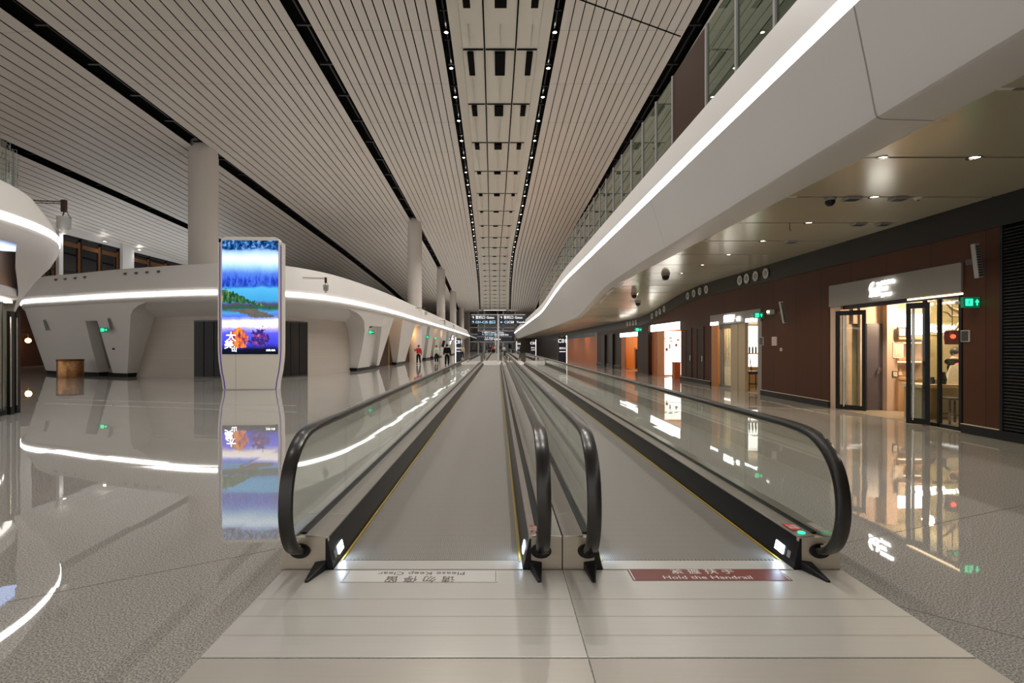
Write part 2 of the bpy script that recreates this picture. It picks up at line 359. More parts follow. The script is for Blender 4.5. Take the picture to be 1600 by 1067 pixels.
def run(xa, xb, side, p0=.38, p1=None):
    p1 = p1 or p0; L = abs(xb-xa); n = max(1, round(L/((p0+p1)/2))); sg = math.copysign(1, xb-xa)
    ws = [p0+(p1-p0)*(i+.5)/n for i in range(n)]; f = L/sum(ws); x = xa
    for w_ in ws:
        w_ *= f; g_ = .058*w_
        slat(*sorted(((x+sg*g_)*K, (x+sg*(w_-g_))*K), ), side); x += sg*w_
run(-2.28, -7.1, -1); run(-7.7, -17.0, -1, .43, .62); run(-17.85, -26.7, -1, .6, .64); run(-27.4, -33.2, -1, .5)
run(2.28, 7.2, 1); run(7.8, 17, 1)
ceil = struct('ceiling', slats, 'slat')
void = MB()
void.grid([[(x+0*Y, Y, cz(x, Y)+.55) for x in (-34*K, -27*K, -17.5*K, 0, 20.5)] for Y in YS])
void.build('ceiling_void', 'void', ceil)
duct = MB()
for x0 in (-7.4*K, -17.4*K, -27.05*K, 7.5*K):
    for k, Y in enumerate(range(-10, 130, 3)):
        duct.box(x0-.32, x0+.32, Y, Y+.12, cz(x0, Y)+.12, cz(x0, Y)+.2)
    duct.sweep([[(x0+d+.1, Y, cz(x0, Y)+.2+e) for d, e in ((-.04, 0), (.04, 0), (.04, .06), (-.04, .06))] for Y in YS])
for sd in (-1, 1):
    duct.sweep([[(sd*hw(Y)+xc(Y)+d, Y, cz(0, Y)+.25+e) for d, e in ((-.03, 0), (.03, 0), (.03, .05), (-.03, .05))] for Y in YS])
    for Y in range(2, 126, 2): duct.box(sd*hw(Y)+xc(Y)-.17, sd*hw(Y)+xc(Y)+.17, Y+.2, Y+.26, cz(0, Y)+.2, cz(0, Y)+.3)
duct.build('ceiling_slot_framing', 'satin', ceil)
# the spine of cream panels with black joints and slots
sp = MB(); bars = MB(); ln = MB()
YB = [K*(3.48+4.4*k) for k in range(30)]
def sx(Y, t): return xc(Y)+t*(hw(Y)-.17*K)/1.93
for sd in (-1, 1):      # sloping side coves
    sp.sweep([[(sx(Y, sd*1.93), Y, cz(0, Y)), (sx(Y, sd*1.55), Y, cz(0, Y)+.22), (sx(Y, sd*1.55), Y, cz(0, Y)+.3), (sx(Y, sd*1.93), Y, cz(0, Y)+.1)] for Y in YS])
cols = [(-1.55, -.66), (-.62, .62), (.66, 1.55)]
slotlen = {16.68: 2.6, 21.08: 1.75, 25.48: 1.05, 29.88: .75, 34.28: .3, 38.68: .4, 43.08: .15}
for k in range(len(YB)-1):
    a, b = YB[k]+.07, YB[k+1]-.0
    if a > 133: break
    b = min(b, 136)
    for (u, v) in cols:
        r = []
        for Y, h in ((a, .30), (a+.5, .24), (b, .2)):
            r.append([(sx(Y, u+.01), Y, cz(0, Y)+h), (sx(Y, v-.01), Y, cz(0, Y)+h), (sx(Y, v-.01), Y, cz(0, Y)+h+.05), (sx(Y, u+.01), Y, cz(0, Y)+h+.05)])
        sp.sweep(r)
        for Y in (a,):
            bars.box(sx(Y, u+.03), sx(Y, v-.03), Y-.10, Y+.02, cz(0, Y)+.165, cz(0, Y)+.185)
        m = (u+v)/2; h = .22 if m == 0 else .13
        L = slotlen.get(round(YB[k]/K, 2), 2.6 if YB[k] < 16*K else .1)
        bars.box(sx(a, m*1.12-h), sx(a, m*1.12+h), a+.22, a+.22+L*K, cz(0, a)+.13, cz(0, a)+.24)
        ln.box(sx(a, m*1.12)-.006, sx(a, m*1.12)+.006, a+.24+L*K, b-.15, cz(0, b)+.18, cz(0, b)+.26)
sp.build('ceiling_spine_panels', 'spine', ceil)
bars.build('ceiling_spine_slots', 'void', ceil)
ln.build('ceiling_panel_joint', 'cream', ceil)
gap = MB()
for t in (-.64, .64):
    gap.sweep([[(sx(Y, t)-.018, Y, cz(0, Y)+.17), (sx(Y, t)+.018, Y, cz(0, Y)+.17), (sx(Y, t)+.018, Y, cz(0, Y)+.2), (sx(Y, t)-.018, Y, cz(0, Y)+.2)] for Y in YS])
gap.build('ceiling_spine_gap', 'void', ceil)
# downlights in the two spine slots
def downlight_proto(r, lens):
    t = thing('downlight', 'x', 'light')
    MB().lathe([(r*1.25, .02), (r*1.3, 0), (r, 0), (r*.95, .03), (r*.95, .12), (r*1.2, .12), (r*1.25, .02)], seg=14).build('housing', 'chrome', t, smooth='auto', local=True)
    MB().lathe([(0.001, .02), (r*.95, .02), (r*.95, .05)], seg=14).build('lens', lens, t, local=True)
    return t
d0 = downlight_proto(.085, 'lens'); first = True
for sd, nm in ((-1, 'left'), (1, 'right')):
    for k in range(-7, 40):
        Y = K*(19.8+2.38*k)
        if Y > 135: continue
        p = (sx(Y, 0)+sd*hw(Y), Y, cz(0, Y)+.0)
        if k >= -1:
            lab = 'round white downlight in the black ceiling slot on the %s side of the cream spine' % nm
            o = d0 if first else dup(d0)
            first = False; o.location = p; o['label'] = lab; o['group'] = 'downlights in the %s spine slot' % nm
        if k % 2 == 0: spot((p[0], Y, p[2]-.05), 1000, 120, (1, .945, .88), .08)

# columns
def column(px, Y, r, zt, name='column'):
    x = X(px, Y); c = MB().lathe([(r, 0), (r, zt-.9), (r*.97, zt-.5), (r*.85, zt+.2), (r*.85, zt+.5)], (x, Y), 40)
    o = struct('column', c, 'column', smooth='auto'); return o
column(318, 30.6*K, .8*K, EYE+11.9*K)
for px, Y, r in ((648, 45.9, .64), (689, 68, .56), (708, 88, .55), (721, 108, .55)):
    column(px, Y*K, r*K, cz(0, Y*K)-.1)
jt = MB()
jt.hexa([(2.5*K, 17.8*K, cz(0, 17.8*K)-.012), (7.15*K, 20.0*K, cz(0, 20*K)-.012), (7.15*K, 20.07*K, cz(0, 20*K)-.012), (2.5*K, 17.87*K, cz(0, 17.8*K)-.012)], [(2.5*K, 17.8*K, cz(0, 17.8*K)), (7.15*K, 20.0*K, cz(0, 20*K)), (7.15*K, 20.07*K, cz(0, 20*K)), (2.5*K, 17.87*K, cz(0, 17.8*K))])
jt.build('ceiling_cross_joint', 'void', ceil)

for xs in (-7.4*K,):      # added spots without fittings in this slot, lifting floor and ceiling light
    for Y in (2, 10, 18, 26, 36, 46): spot((xs, Y, cz(xs, Y)+.1), 560 if xs > -12 else 300, 120, (1, .96, .92), .08)
# ================================================================== MOVING WALKWAYS
def arc_path(Y0, Y1):
    a = [(.15, .145), (.03, .14), (-.08, .16), (-.18, .225), (-.25, .33), (-.285, .45), (-.29, .56), (-.27, .70), (-.21, .835), (-.11, .94), (.03, 1.015), (.2, 1.045), (.45, 1.055)]
    pts = [(Y0+u, z) for u, z in a]
    # refine the bend
    out = []
    P4 = [pts[0]]+pts+[pts[-1]]
    for i in range(1, len(P4)-2):
        for k in range(4):
            t = k/4; q = []
            for c in (0, 1):
                p0, p1, p2, p3 = P4[i-1][c], P4[i][c], P4[i+1][c], P4[i+2][c]
                q.append(.5*(2*p1+(p2-p0)*t+(2*p0-5*p1+4*p2-p3)*t*t+(3*p1-p0-3*p2+p3)*t**3))
            out.append(tuple(q))
    out.append(pts[-1])
    far = [(Y0+Y1-y, z) for y, z in reversed(out)]
    return out+far, out
def offs(path, d):
    r = []
    for i, p in enumerate(path):
        a, b = path[max(i-1, 0)], path[min(i+1, len(path)-1)]
        t = Vector((b[0]-a[0], b[1]-a[1])).normalized(); n = Vector((t.y, -t.x))   # to the inside of the loop
        r.append((p[0]+n.x*d, p[1]+n.y*d))
    return r
HP = [(-.052, .008), (-.045, -.013), (-.02, -.019), (.02, -.019), (.045, -.013), (.052, .008), (.045, .028), (.032, .028), (.026, .014), (-.026, .014), (-.032, .028), (-.045, .028)]
def sweep_rail(path, x, prof):
    rings = []
    lay = {d: offs(path, d) for d in {d for _, d in prof}}
    for i in range(len(path)): rings.append([(x+dx, *lay[d][i]) for dx, d in prof])
    return MB().sweep(rings)
def walkway(label, xl, xr, sides, Y0, Y1, panel, near=True):
    w = thing('moving_walkway', label, 'moving walkway', ((xl+xr)/2, Y0, 0))
    MB().box(xl-.02, xr+.02, Y0+.1, Y1-.1, -.1, .004).build('pallet_belt', 'pallet', w)
    for a, b in ((Y0-.03, Y0+.12), (Y1-.12, Y1+.03)):
        c = MB().box(xl, xr, a, b, -.05, .012)
        s = 1 if a < (Y0+Y1)/2 else -1; e = b if s > 0 else a
        tt = MB(); n = int((xr-xl)/.03)
        for k in range(n): tt.box(xl+k*(xr-xl)/n, xl+(k+.55)*(xr-xl)/n, *sorted((e, e+s*.04)), -.02, .009)
        cp_ = c.build('comb_plate', 'plate', w); tt.build('comb_teeth', 'pallet', cp_)
    full, bend = arc_path(Y0, Y1)
    for s, xi, xo, xh in sides:
        sl = [xi, xi+s*.055]
        MB().prism([(sl[0], -.02), (sl[1], .235), (sl[1]+s*.012, .235), (sl[1]+s*.012, -.02)], 'y', Y0-.02, Y1+.02).build('skirt_panel', 'satin', w)
        MB().box(*sorted((xi-s*.020, xi-s*.004)), Y0+.1, Y1-.1, -.02, .014).build('demarcation_line', 'yellow', w)
        c = MB().prism([(xi+s*.067, 0), (xi+s*.067, .236), (xo, .236), (xo, 0)], 'y', Y0, Y1)
        c.build('cladding', 'steel', w, bev=.004)
        d = MB()
        for a, b in (((Y0-.01, Y0+.5),)+tuple((Y0+.505+2.5*k, min(Y0+3.0+2.5*k, Y1+.01)) for k in range(int((Y1-Y0-.5)/2.5)+1) if Y0+.505+2.5*k < Y1)):
            d.prism([(xi+s*.05, .236), (xi+s*.05, .25), (xh-s*.035, .262), (xh-s*.035, .236)], 'y', a, b)
            d.prism([(xh+s*.035, .236), (xh+s*.035, .262), (xo-s*.002, .25), (xo-s*.002, .236)], 'y', a, b)
        d.build('deck_cover', 'deck', w, bev=.003)
        MB().box(xh-.033, xh+.033, Y0+.08, Y1-.08, .2, .252).build('glass_channel', 'black', w)
        for e, q in ((Y0, 1), (Y1, -1)):      # newel end panels with the handrail inlet
            f = MB().box(*sorted((xi+s*.05, xo)), *sorted((e-q*.012, e+q*.02)), 0, .245)
            nf = f.build('newel_panel', 'steel', w, bev=.004)
            if near:
                rb = [(xh+.078*math.cos(t), .145+.055*math.sin(t)) for t in [2*PI*k/20 for k in range(20)]]
                MB().prism(rb, 'y', *sorted((e-q*.03, e-q*.012))).build('handrail_inlet', 'black', nf)
        sweep_rail(full, xh, HP).build('handrail', 'rubber', w, smooth='auto')
        sweep_rail(full[8:-8], xh, [(-.022, .026), (.022, .026), (.022, .048), (-.022, .048)]).build('handrail_guide', 'steel', w)
        # glass
        ins = [p for p in offs(bend, .04) if p[1] > .26 and p[0] < Y0+.46]
        ye = Y0+1.15
        front = [(ye, .24)]+[(max(ins[0][0], Y0-.2), .24)]+ins+[(ye, 1.02)]
        g0 = MB().prism(front, 'x', xh-.006, xh+.006).build('glass_panel', 'glass', w)
        n = int((Y1-Y0-2.3)/panel); pw = (Y1-Y0-2.3)/n
        for k in range(n):
            MB().box(xh-.006, xh+.006, ye+k*pw+.004, ye+(k+1)*pw-.004, .24, 1.02).build('glass_panel', 'glass', w)
        MB().prism([(Y0+Y1-y, z) for y, z in front], 'x', xh-.006, xh+.006).build('glass_panel', 'glass', w)
        if near:
            xs = lambda z: xi+s*.055*(z/.235)
            lq = [(xs(z)-s*.004, y, z) for y, z in ((Y0+.14, .055), (Y0+.26, .06), (Y0+.26, .125), (Y0+.14, .12))]
            MB().hexa(lq, [(a+s*.01, b, c) for a, b, c in lq]).build('comb_light', 'cool', w)
            MB().hexa([(xs(z)-s*.002, y, z) for y, z in ((Y0+.05, .06), (Y0+.09, .06), (Y0+.09, .11), (Y0+.05, .11))], [(xs(z)+s*.004, y, z) for y, z in ((Y0+.05, .06), (Y0+.09, .06), (Y0+.09, .11), (Y0+.05, .11))]).build('sensor_plate', 'mark', w)
            area((xs(.1)-s*.02, Y0+.2, .1),   .12, .06, .6, (.55, .75, 1), (0, s*PI/2, 0))
            x2 = xi+s*.10
            m0 = .02 if s*xi > 1 or xi < -1 else .0
            pts = [(x2-s*.05, Y0-.005), (x2+s*.0+m0*s, Y0-.24), (x2+s*.025+m0*s, Y0-.24), (x2+s*.045, Y0-.1), (x2+s*.05, Y0-.005)]
            br = MB().hexa([(pts[0][0], pts[0][1], 0), (pts[1][0], pts[1][1], 0), (pts[2][0], pts[2][1], 0), (pts[4][0], pts[4][1], 0)],
                           [(pts[0][0], pts[0][1], .075), (pts[1][0], pts[1][1], .02), (pts[2][0], pts[2][1], .02), (pts[4][0], pts[4][1], .06)])
            br.build('brush_deflector', 'black', w, bev=.006)
    return w
LS = [(-1, -1.24, -1.64, -1.50), (1, .185, .487, .327)]
RS = [(-1, .80, .493, .6825), (1, 2.235, 2.60, 2.44)]
Y0, Y1 = 3.9, 44.8
wl = walkway('near moving walkway on the left, its landing marked with a white sticker', -1.24, .185, LS, Y0, Y1, 1.4)
wr = walkway('near moving walkway on the right, its landing marked with a maroon sticker', .80, 2.235, RS, Y0, Y1, 1.4)
walkway('farther moving walkway beyond the end of the left near walkway', -1.24, .185, LS, 58, 112, 4, False)
walkway('farther moving walkway beyond the end of the right near walkway', .80, 2.235, RS, 58, 112, 4, False)
# landing plates (parts of each walkway)
for w, a, b in ((wl, -1.62, .487), (wr, .493, 2.60)):
    MB().box(a, b, 2.785, 3.868, -.05, .006).build('landing_plate', 'plate', w, bev=.002)
    MB().box(a, b, .3, 2.775, -.05, .005).build('landing_plate', 'plate2', w, bev=.002)
    rb = MB()
    for y in (3.42, 3.2, 2.99): rb.box(a+.01, b-.01, y, y+.012, 0, .0068)
    rb.build('plate_seam', 'plate2', w)
    MB().box(a, b, 44.83, 57.9, -.05, .006).build('landing_plate', 'plate', w)
    MB().box(a, b, 45.2, 45.8, 0, .0075).build('plate_edge', 'inlay', w)
    MB().box(a, b, 56.9, 57.7, 0, .0075).build('plate_edge', 'inlay', w)
# centre cover between the two inner balustrades
MB().box(.487, .493, Y0+.01, Y1, 0, .24).build('centre_gap_strip', 'black', wl)
# stickers on the decks
def deck_sticker(w, x0, x1, y, z):
    s = MB().box(x0, x1, y, y+.15, z, z+.003).build('safety_sticker', 'red', w)
    text('禁止\n攀爬', .045, 'whiteink', s, ((x0+x1)/2+.01, y+.075, z+.004), (0, 0, PI/2), 'sticker_lettering', depth=.0005)
    return s
deck_sticker(wl, .255, .315-.01, 3.96, .2565)
s = deck_sticker(wr, 2.30, 2.38, 4.0, .2565)
MB().lathe([(.001, .262), (.026, .262), (.028, .256)], (2.345, 3.955), 16).build('direction_lamp', 'green', wr)
ip = MB().box(2.49, 2.56, 3.95, 4.15, .262, .266).build('inspection_plate', 'mark', wr)
# floor stickers
t = thing('floor_sticker', 'white floor sticker with upside-down wording on the left walkway landing', 'sign', (-.565, 3.755, .006))
MB().box(-1.13, 0, 3.665, 3.85, .006, .009).build('sticker_sheet', 'whitep', t)
bd = MB()
for x in (-1.115, -.018): bd.box(x, x+.004, 3.672, 3.843, .009, .0095)
bd.build('sticker_border', 'ink', t)
text('请勿停留', .105, 'ink', t, (-.565, 3.715, .0095), (0, 0, PI), 'sticker_lettering', spacing=1.6, depth=.0004)
text('Please Keep Clear', .07, 'ink', t, (-.565, 3.805, .0095), (0, 0, PI), 'sticker_lettering', sx=1.25, depth=.0004)
t = thing('floor_sticker', 'maroon floor sticker with white wording on the right walkway landing', 'sign', (1.55, 3.78, .006))
MB().box(.975, 2.125, 3.69, 3.88, .006, .009).build('sticker_sheet', 'redp', t)
bd = MB()
for x in (.985, 2.107): bd.box(x, x+.008, 3.697, 3.873, .009, .0095)
bd.build('sticker_border', 'whiteink', t)
text('紧握扶手', .10, 'whiteink', t, (1.53, 3.835, .0095), (0, 0, 0), 'sticker_lettering', spacing=1.55, depth=.0004)
text('Hold the Handrail', .075, 'whiteink', t, (1.53, 3.735, .0095), (0, 0, 0), 'sticker_lettering', sx=1.2, depth=.0004)

# ================================================================== LEFT BUILDING (wall_left)
CP = [(-36, 41), (-28.3, 30.4), (-23.9, 28.2), (-18.9, 26.1), (-13.4, 24.7), (-10.7, 25.5), (-9.2, 27.9), (-8.2, 35), (-7.8, 55), (-7.5, 89.7), (-7.4, 134)]
path = []
Q = [CP[0]]+CP+[CP[-1]]
for i in range(1, len(Q)-2):
    p0, p1, p2, p3 = [Vector(q) for q in Q[i-1:i+3]]
    tk = [0]
    for a, b in ((p0, p1), (p1, p2), (p2, p3)): tk.append(tk[-1]+max((b-a).length, .01)**.5)
    n = 26
    for k in range(n):
        t = tk[1]+(tk[2]-tk[1])*k/n
        def lp(a, b, ta, tb): return a*((tb-t)/(tb-ta))+b*((t-ta)/(tb-ta))
        A1, A2, A3 = lp(p0, p1, tk[0], tk[1]), lp(p1, p2, tk[1], tk[2]), lp(p2, p3, tk[2], tk[3])
        B1, B2 = lp(A1, A2, tk[0], tk[2]), lp(A2, A3, tk[1], tk[3])
        path.append(lp(B1, B2, tk[1], tk[2]))
path.append(Vector(CP[-1]))
nrm = []
for i in range(len(path)):
    d = (path[min(i+1, len(path)-1)]-path[max(i-1, 0)]).normalized(); nrm.append(Vector((-d.y, d.x)))
for _ in range(6):
    nrm = [nrm[0]]+[((nrm[i-1]+nrm[i]*2+nrm[i+1])).normalized() for i in range(1, len(nrm)-1)]+[nrm[-1]]
NP = len(path)
def at(t, off):
    t = max(0, min(NP-1.001, t)); i = int(t); f = t-i
    p = path[i].lerp(path[i+1], f); n = nrm[i].lerp(nrm[i+1], f).normalized()
    return p+n*off
def tpx(px, off):
    r = (px-CX)/F; lo = 20.0
    prev = None
    for k in range(26*2*1, (NP-1)*2):     # skip the return leg
        p = at(k/2, off); v = p.x/p.y-r
        if v >= 0 and k > 52: 
            a, b = (k-1)/2, k/2
            for _ in range(20):
                m = (a+b)/2; q = at(m, off)
                if q.x/q.y-r >= 0: b = m
                else: a = m
            return (a+b)/2
        if v >= 0: return k/2
    return NP-1.01
HL = 2.58
prof = [(1.6, HL+1.58), (1.0, HL+1.56), (.72, HL+1.50), (.62, HL+1.38), (.35, HL+.85), (.12, HL+.35), (.04, HL+.10), (.04, HL-.10), (.05, HL-.25), (.12, HL-.36), (.35, HL-.44), (.9, HL-.72), (1.45, HL-.98), (1.62, HL-1.05)]
STEP = list(range(0, NP, 2))+[NP-1]
bd = MB().sweep([[(*at(t, o), EYE+h) for o, h in prof] for t in STEP], closed=False, caps=False)
wallL = struct('wall_left', bd, 'white', smooth='auto')
iw = MB().sweep([[(*at(t, 1.6), EYE+HL-.9), (*at(t, 1.6), 0)] for t in STEP], closed=False, caps=False)
iw.build('recess_wall', 'shutter', wallL)
rf = MB().sweep([[(*at(t, 1.0), EYE+HL+1.5), (*at(t, 6), EYE+HL+1.4)] for t in STEP if t > 26], closed=False, caps=False)
rf.build('roof_deck', 'wall2', wallL)
led = MB().sweep([[(*at(t, .075), EYE+HL+.09), (*at(t, -.01), EYE+HL+.085), (*at(t, -.01), EYE+HL-.085), (*at(t, .075), EYE+HL-.09)] for t in STEP])
tag(led.build('led_strip', 'led'), 'continuous white light strip running along the white left building', 'light')
ZT = EYE+HL-.36
def pier(levels, base_off=1.15, mat='white', extra=0, back=1.75, name='wall_left_pier', parent=wallL, k=6):
    rows = []
    for z, l, r in levels:
        o = .12+(base_off-.12)*max(0, (ZT-z)/ZT)+extra
        tl, tr = tpx(l, o), tpx(r, o)
        row = [(*at(tl, max(back, o+.25)), z), (*at(tl, (o+back)/2), z)]+[(*at(tl+(tr-tl)*j/k, o), z) for j in range(k+1)]+[(*at(tr, (o+back)/2), z), (*at(tr, max(back, o+.25)), z)]
        rows.append(row)
    return MB().sweep(rows).build(name, mat, parent, smooth='auto')
def lv(l, r, lz=None, z0=.2):   # straight edges from (top px) to (bottom px)
    zs = [ZT+.06, 3.6, 3.2, 2.7, 2.1, 1.4, .8, z0]
    return [(z, l[0]+(l[1]-l[0])*(ZT-z)/ZT, r[0]+(r[1]-r[0])*(ZT-z)/ZT) for z in zs]
A = lv((31, 56), (127, 155)); 
pier(A)
B = [(ZT+.06, 127, 236), (3.75, 130, 216), (3.55, 132, 208), (3.3, 142, 204), (2.7, 148, 203), (2.1, 153, 202), (1.4, 159, 201), (.8, 164, 200), (.2, 169, 199)]
pier([(z, l+(15 if z > 3.5 else 7), r) for z, l, r in B])
pier([(ZT+.05, 120, 150), (3.35, 124, 158), (3.05, 125, 158)], name='niche_header')
pier(lv((120, 148), (160, 174)), extra=.55, mat='grey', name='niche_panel')
for l, r in ((55, 155), (168, 200)): pier([(.21, l, r), (0, l, r)], extra=.04, mat='black', name='baseboard_left', base_off=1.13)
Cc = [(ZT+.06, 536, 583), (3.75, 556, 582), (3.55, 564, 581), (3.3, 569, 580), (2.7, 570, 579), (2.1, 568, 578), (1.4, 565, 578), (.8, 562, 578), (.2, 559, 578)]
pier(Cc)
pier(lv((599, 588), (616, 591)))
pier([(ZT+.05, 575, 602), (3.3, 575, 600), (3.05, 575, 600)], name='niche_header')
pier(lv((578, 577), (602, 592)), extra=.35, mat='white', name='niche_panel')
pier([(.21, 557, 591), (0, 557, 591)], extra=.04, mat='black', name='baseboard_left', base_off=1.13)
pier(lv((629, 620), (650, 632))); pier([(.21, 619, 632), (0, 619, 632)], extra=.04, mat='black', name='baseboard_left', base_off=1.13)
for (l, r) in (((660.5, 652), (668, 660)), ((672, 665), (679, 672)), ((683, 677), (689, 684)), ((692, 687), (698, 694)), ((701, 697), (705, 702)), ((708, 705), (712, 710)), ((715, 713), (722, 721))):
    pier(lv(l, r), k=3); pier([(.21, l[1], r[1]), (0, l[1], r[1])], extra=.04, mat='black', name='baseboard_left', base_off=1.13, k=3)
# doors and panels in the recesses
def inner(l, r, z0, z1, mat, name, off=1.52, parent=None, k=4):
    tl, tr = tpx(l, off), tpx(r, off)
    rows = [[(*at(tl+(tr-tl)*j/k, off), z) for j in range(k+1)]+[(*at(tl+(tr-tl)*j/k, off+.09), z) for j in range(k, -1, -1)] for z in (z0, z1)]
    m = MB().sweep(rows)
    return m.build(name, mat, parent) if parent is not None else struct(name, m, mat)
for i, (l, r) in enumerate(((303, 350), (440, 481))):
    d = inner(l, r, 0, 3.02, 'dpanel', 'door_%d' % (i+1))
    w3 = (r-l)/3
    for j in range(3): inner(l+j*w3+.8, l+(j+1)*w3-.8, .1, 2.95, 'satin', 'door_leaf', 1.48, d, 2)
for i, (l, r) in enumerate(((592, 612), (636, 646), (664, 668), (676, 679))):
    d = inner(l-6, r+6, 0, 3.0, 'dwood', 'door_%d' % (i+3), 1.5)
    inner(r-5, r-3.5, 0, 3.0, 'gold', 'door_frame', 1.46, d, 1)
    m = at(tpx(l+5, 1.1), 1.1)
    point((m.x+.05, m.y+.4, 2.95), 55, (1, .52, .2), .06)
# ------------------------------------------------------------------ wall-mounted things of the left building
def exit_sign(x, y, z, label, w=.36, h=.22, arrow='>', rz=0):
    t = thing('exit_sign', label, 'exit sign', (x, y, z), rz=rz)
    MB().box(-w/2, w/2, -.03, .03, -h/2, h/2).build('sign_box', 'greenb', t, local=True, bev=.005)
    MB().box(-w*.38, w*.02, -.036, -.03, -h*.33, h*.33).build('running_figure_panel', 'green', t, local=True)
    fg = MB()
    q = w*.36; ox = -w*.18; sc = h
    fg.ball((ox+.02*sc, -.038, .2*sc), .05*sc, 8, (1, .3, 1))
    fg.tube([(ox, -.038, .14*sc), (ox-.03*sc, -.038, -.05*sc), (ox-.14*sc, -.038, -.24*sc)], .025*sc, 6)
    fg.tube([(ox-.03*sc, -.038, -.05*sc), (ox+.08*sc, -.038, -.12*sc), (ox+.06*sc, -.038, -.26*sc)], .025*sc, 6)
    fg.tube([(ox-.14*sc, -.038, .0), (ox-.08*sc, -.038, .1*sc), (ox+.06*sc, -.038, .08*sc), (ox+.14*sc, -.038, 0)], .02*sc, 6)
    fg.build('running_figure', 'greenb', t, local=True)
    a = MB(); c = w*.26; k = h*.3
    if arrow == '^': a.prism([(c-k*.7, 0), (c, k), (c+k*.7, 0), (c+k*.2, 0), (c+k*.2, -k), (c-k*.2, -k), (c-k*.2, 0)], 'y', -.036, -.03)
    else: a.prism([(c-k, k*.2), (c, k*.2), (c, k*.7), (c+k, 0), (c, -k*.7), (c, -k*.2), (c-k, -k*.2)], 'y', -.036, -.03)
    a.build('direction_arrow', 'green', t, local=True)
    MB().box(-w/2-.02, w/2+.02, .03, .12, -.03, .03).build('wall_bracket', 'mark', t, local=True)
    return t
for px, py, off, lab, w in ((165, 515.5, .25, 'green exit sign on the white left building beside its slanted grey niche', .42),
                       (581, 519, .3, 'green exit sign on the white pier nearest the lit screen pillar, on its corridor side', .38),
                       (669, 526.5, .25, 'green exit sign above the person in the red top', .4), (681.5, 528.6, .25, 'green exit sign just above the person in the pale green top', .4)):
    p = at(tpx(px, off), off); exit_sign(p.x, p.y-.1, Z(py, p.y), lab, w, w*.6)
def wall_speaker(x, y, z, label, rz, tilt, h=.95, w=.12):
    t = thing('wall_speaker', label, 'speaker', (x, y, z), rz=rz); t.rotation_euler.y = tilt
    MB().box(-w/2, w/2, -.09, 0, -h/2, h/2).build('speaker_body', 'mark', t, local=True, bev=.01)
    g = MB()
    for k in range(12): g.box(-w*.38, w*.38, -.094, -.09, -h*.45+k*h*.075, -h*.45+k*h*.075+h*.05)
    g.build('grille', 'dark', t, local=True)
    MB().box(-.03, .03, 0, .16, -.05, .05).build('bracket', 'dark', t, local=True)
    return t
for px, py, off, lab, rz in ((72, 508, .35, 'slim slanted grey speaker at the far left of the white building, above the copper drum', .4), (172.5, 506, .35, 'slim slanted grey speaker beside the niche and its green exit sign', .4), (577, 511, .4, 'slim slanted grey speaker on the corridor pier, just above an exit sign', -1.1)):
    p = at(tpx(px, off), off); wall_speaker(p.x, p.y, Z(py, p.y), lab, rz, -.22 if px < 500 else .2, .62)
# small nozzles on the parapet
nz = None
for px, py in ((89, 444.5), (103.5, 443.5), (119, 443), (134, 443), (197, 438), (214, 437), (231, 436), (249, 435)):
    off = .55; p = at(tpx(px, off), off); z = EYE+HL+1.18
    if nz is None:
        nz = thing('air_nozzle', '', 'air nozzle', (0, 0, 0))
        MB().tube([(0, -.10, 0), (0, .05, .01)], .06, 10).build('nozzle_barrel', 'dark', nz, local=True)
        MB().tube([(0, -.02, 0), (0, .12, .01)], .09, 12).build('nozzle_collar', 'mark', nz, local=True)
        o = nz
    else: o = dup(nz)
    o.location = (p.x, p.y-.03, z); o['group'] = 'small nozzles on the parapet of the left building'
    o['label'] = 'small dark nozzle on the white parapet, in the four %s' % ('far from the screen pillar' if px < 180 else 'near the screen pillar')
    o['group'] = 'parapet nozzles %s the lit screen pillar' % ('far from' if px < 180 else 'near')
for px, py, lab in ((48.5, 517, 'small black camera low on the left end of the white building'), (178, 545, 'small dark socket on the white pier right of the niche')):
    off = .75; p = at(tpx(px, off), off)
    t = thing('wall_device', lab, 'device', (p.x, p.y, Z(py, p.y)))
    MB().box(-.06, .06, -.05, .1, -.05, .05).build('device_body', 'dark', t, local=True, bev=.01)
    MB().tube([(0, -.09, 0), (0, -.05, 0)], .035, 10).build('device_lens', 'black', t, local=True)
# jib arms with canisters along the top
jib = None
for px, py, Y, sc, lab in ((100, 318, 13.5, .8, 'grey canister hanging from a bracket arm beside the round white kiosk'), (509, 436, 25.6, .68, 'grey canister on a thin bracket arm above the white building right of the screen pillar'), (665.5, 482, 52, .75, 'grey canister on a bracket arm below the second tall column'), (694.5, 501, 70, .75, 'grey canister on a bracket arm below the third tall column'), (709, 509, 90, .75, 'grey canister on a bracket arm below the fourth tall column')):
    if jib is None:
        jib = thing('bracket_canister', '', 'device'); o = jib
        MB().tube([(-1.7, 0, .12), (0, 0, .06)], .022, 6).tube([(-1.7, 0, .04), (-.05, 0, 0)], .015, 6).build('bracket_arm', 'dark', jib, local=True)
        MB().box(-.07, .07, -.06, .06, -.28, .12).build('pivot_housing', 'dwood', jib, local=True, bev=.01)
        MB().tube([(0, 0, -.28), (-.06, 0, -.45)], .02, 6).tube([(.06, 0, -.2), (.22, 0, -.5)], .012, 6).build('cable', 'dark', jib, local=True)
        MB().lathe([(.001, -.42), (.2, -.44), (.19, -.8), (.14, -.86), (.001, -.86)], seg=18).build('canister', 'mark', jib, smooth='auto', local=True)
        MB().lathe([(.001, -.86), (.09, -.86), (.07, -1.0), (.001, -1.02)], seg=12).build('canister_lens', 'whitep', jib, smooth='auto', local=True)
    else: o = dup(jib)
    o.location = (X(px, Y), Y, Z(py, Y)); o.scale = (sc,)*3; o['label'] = lab
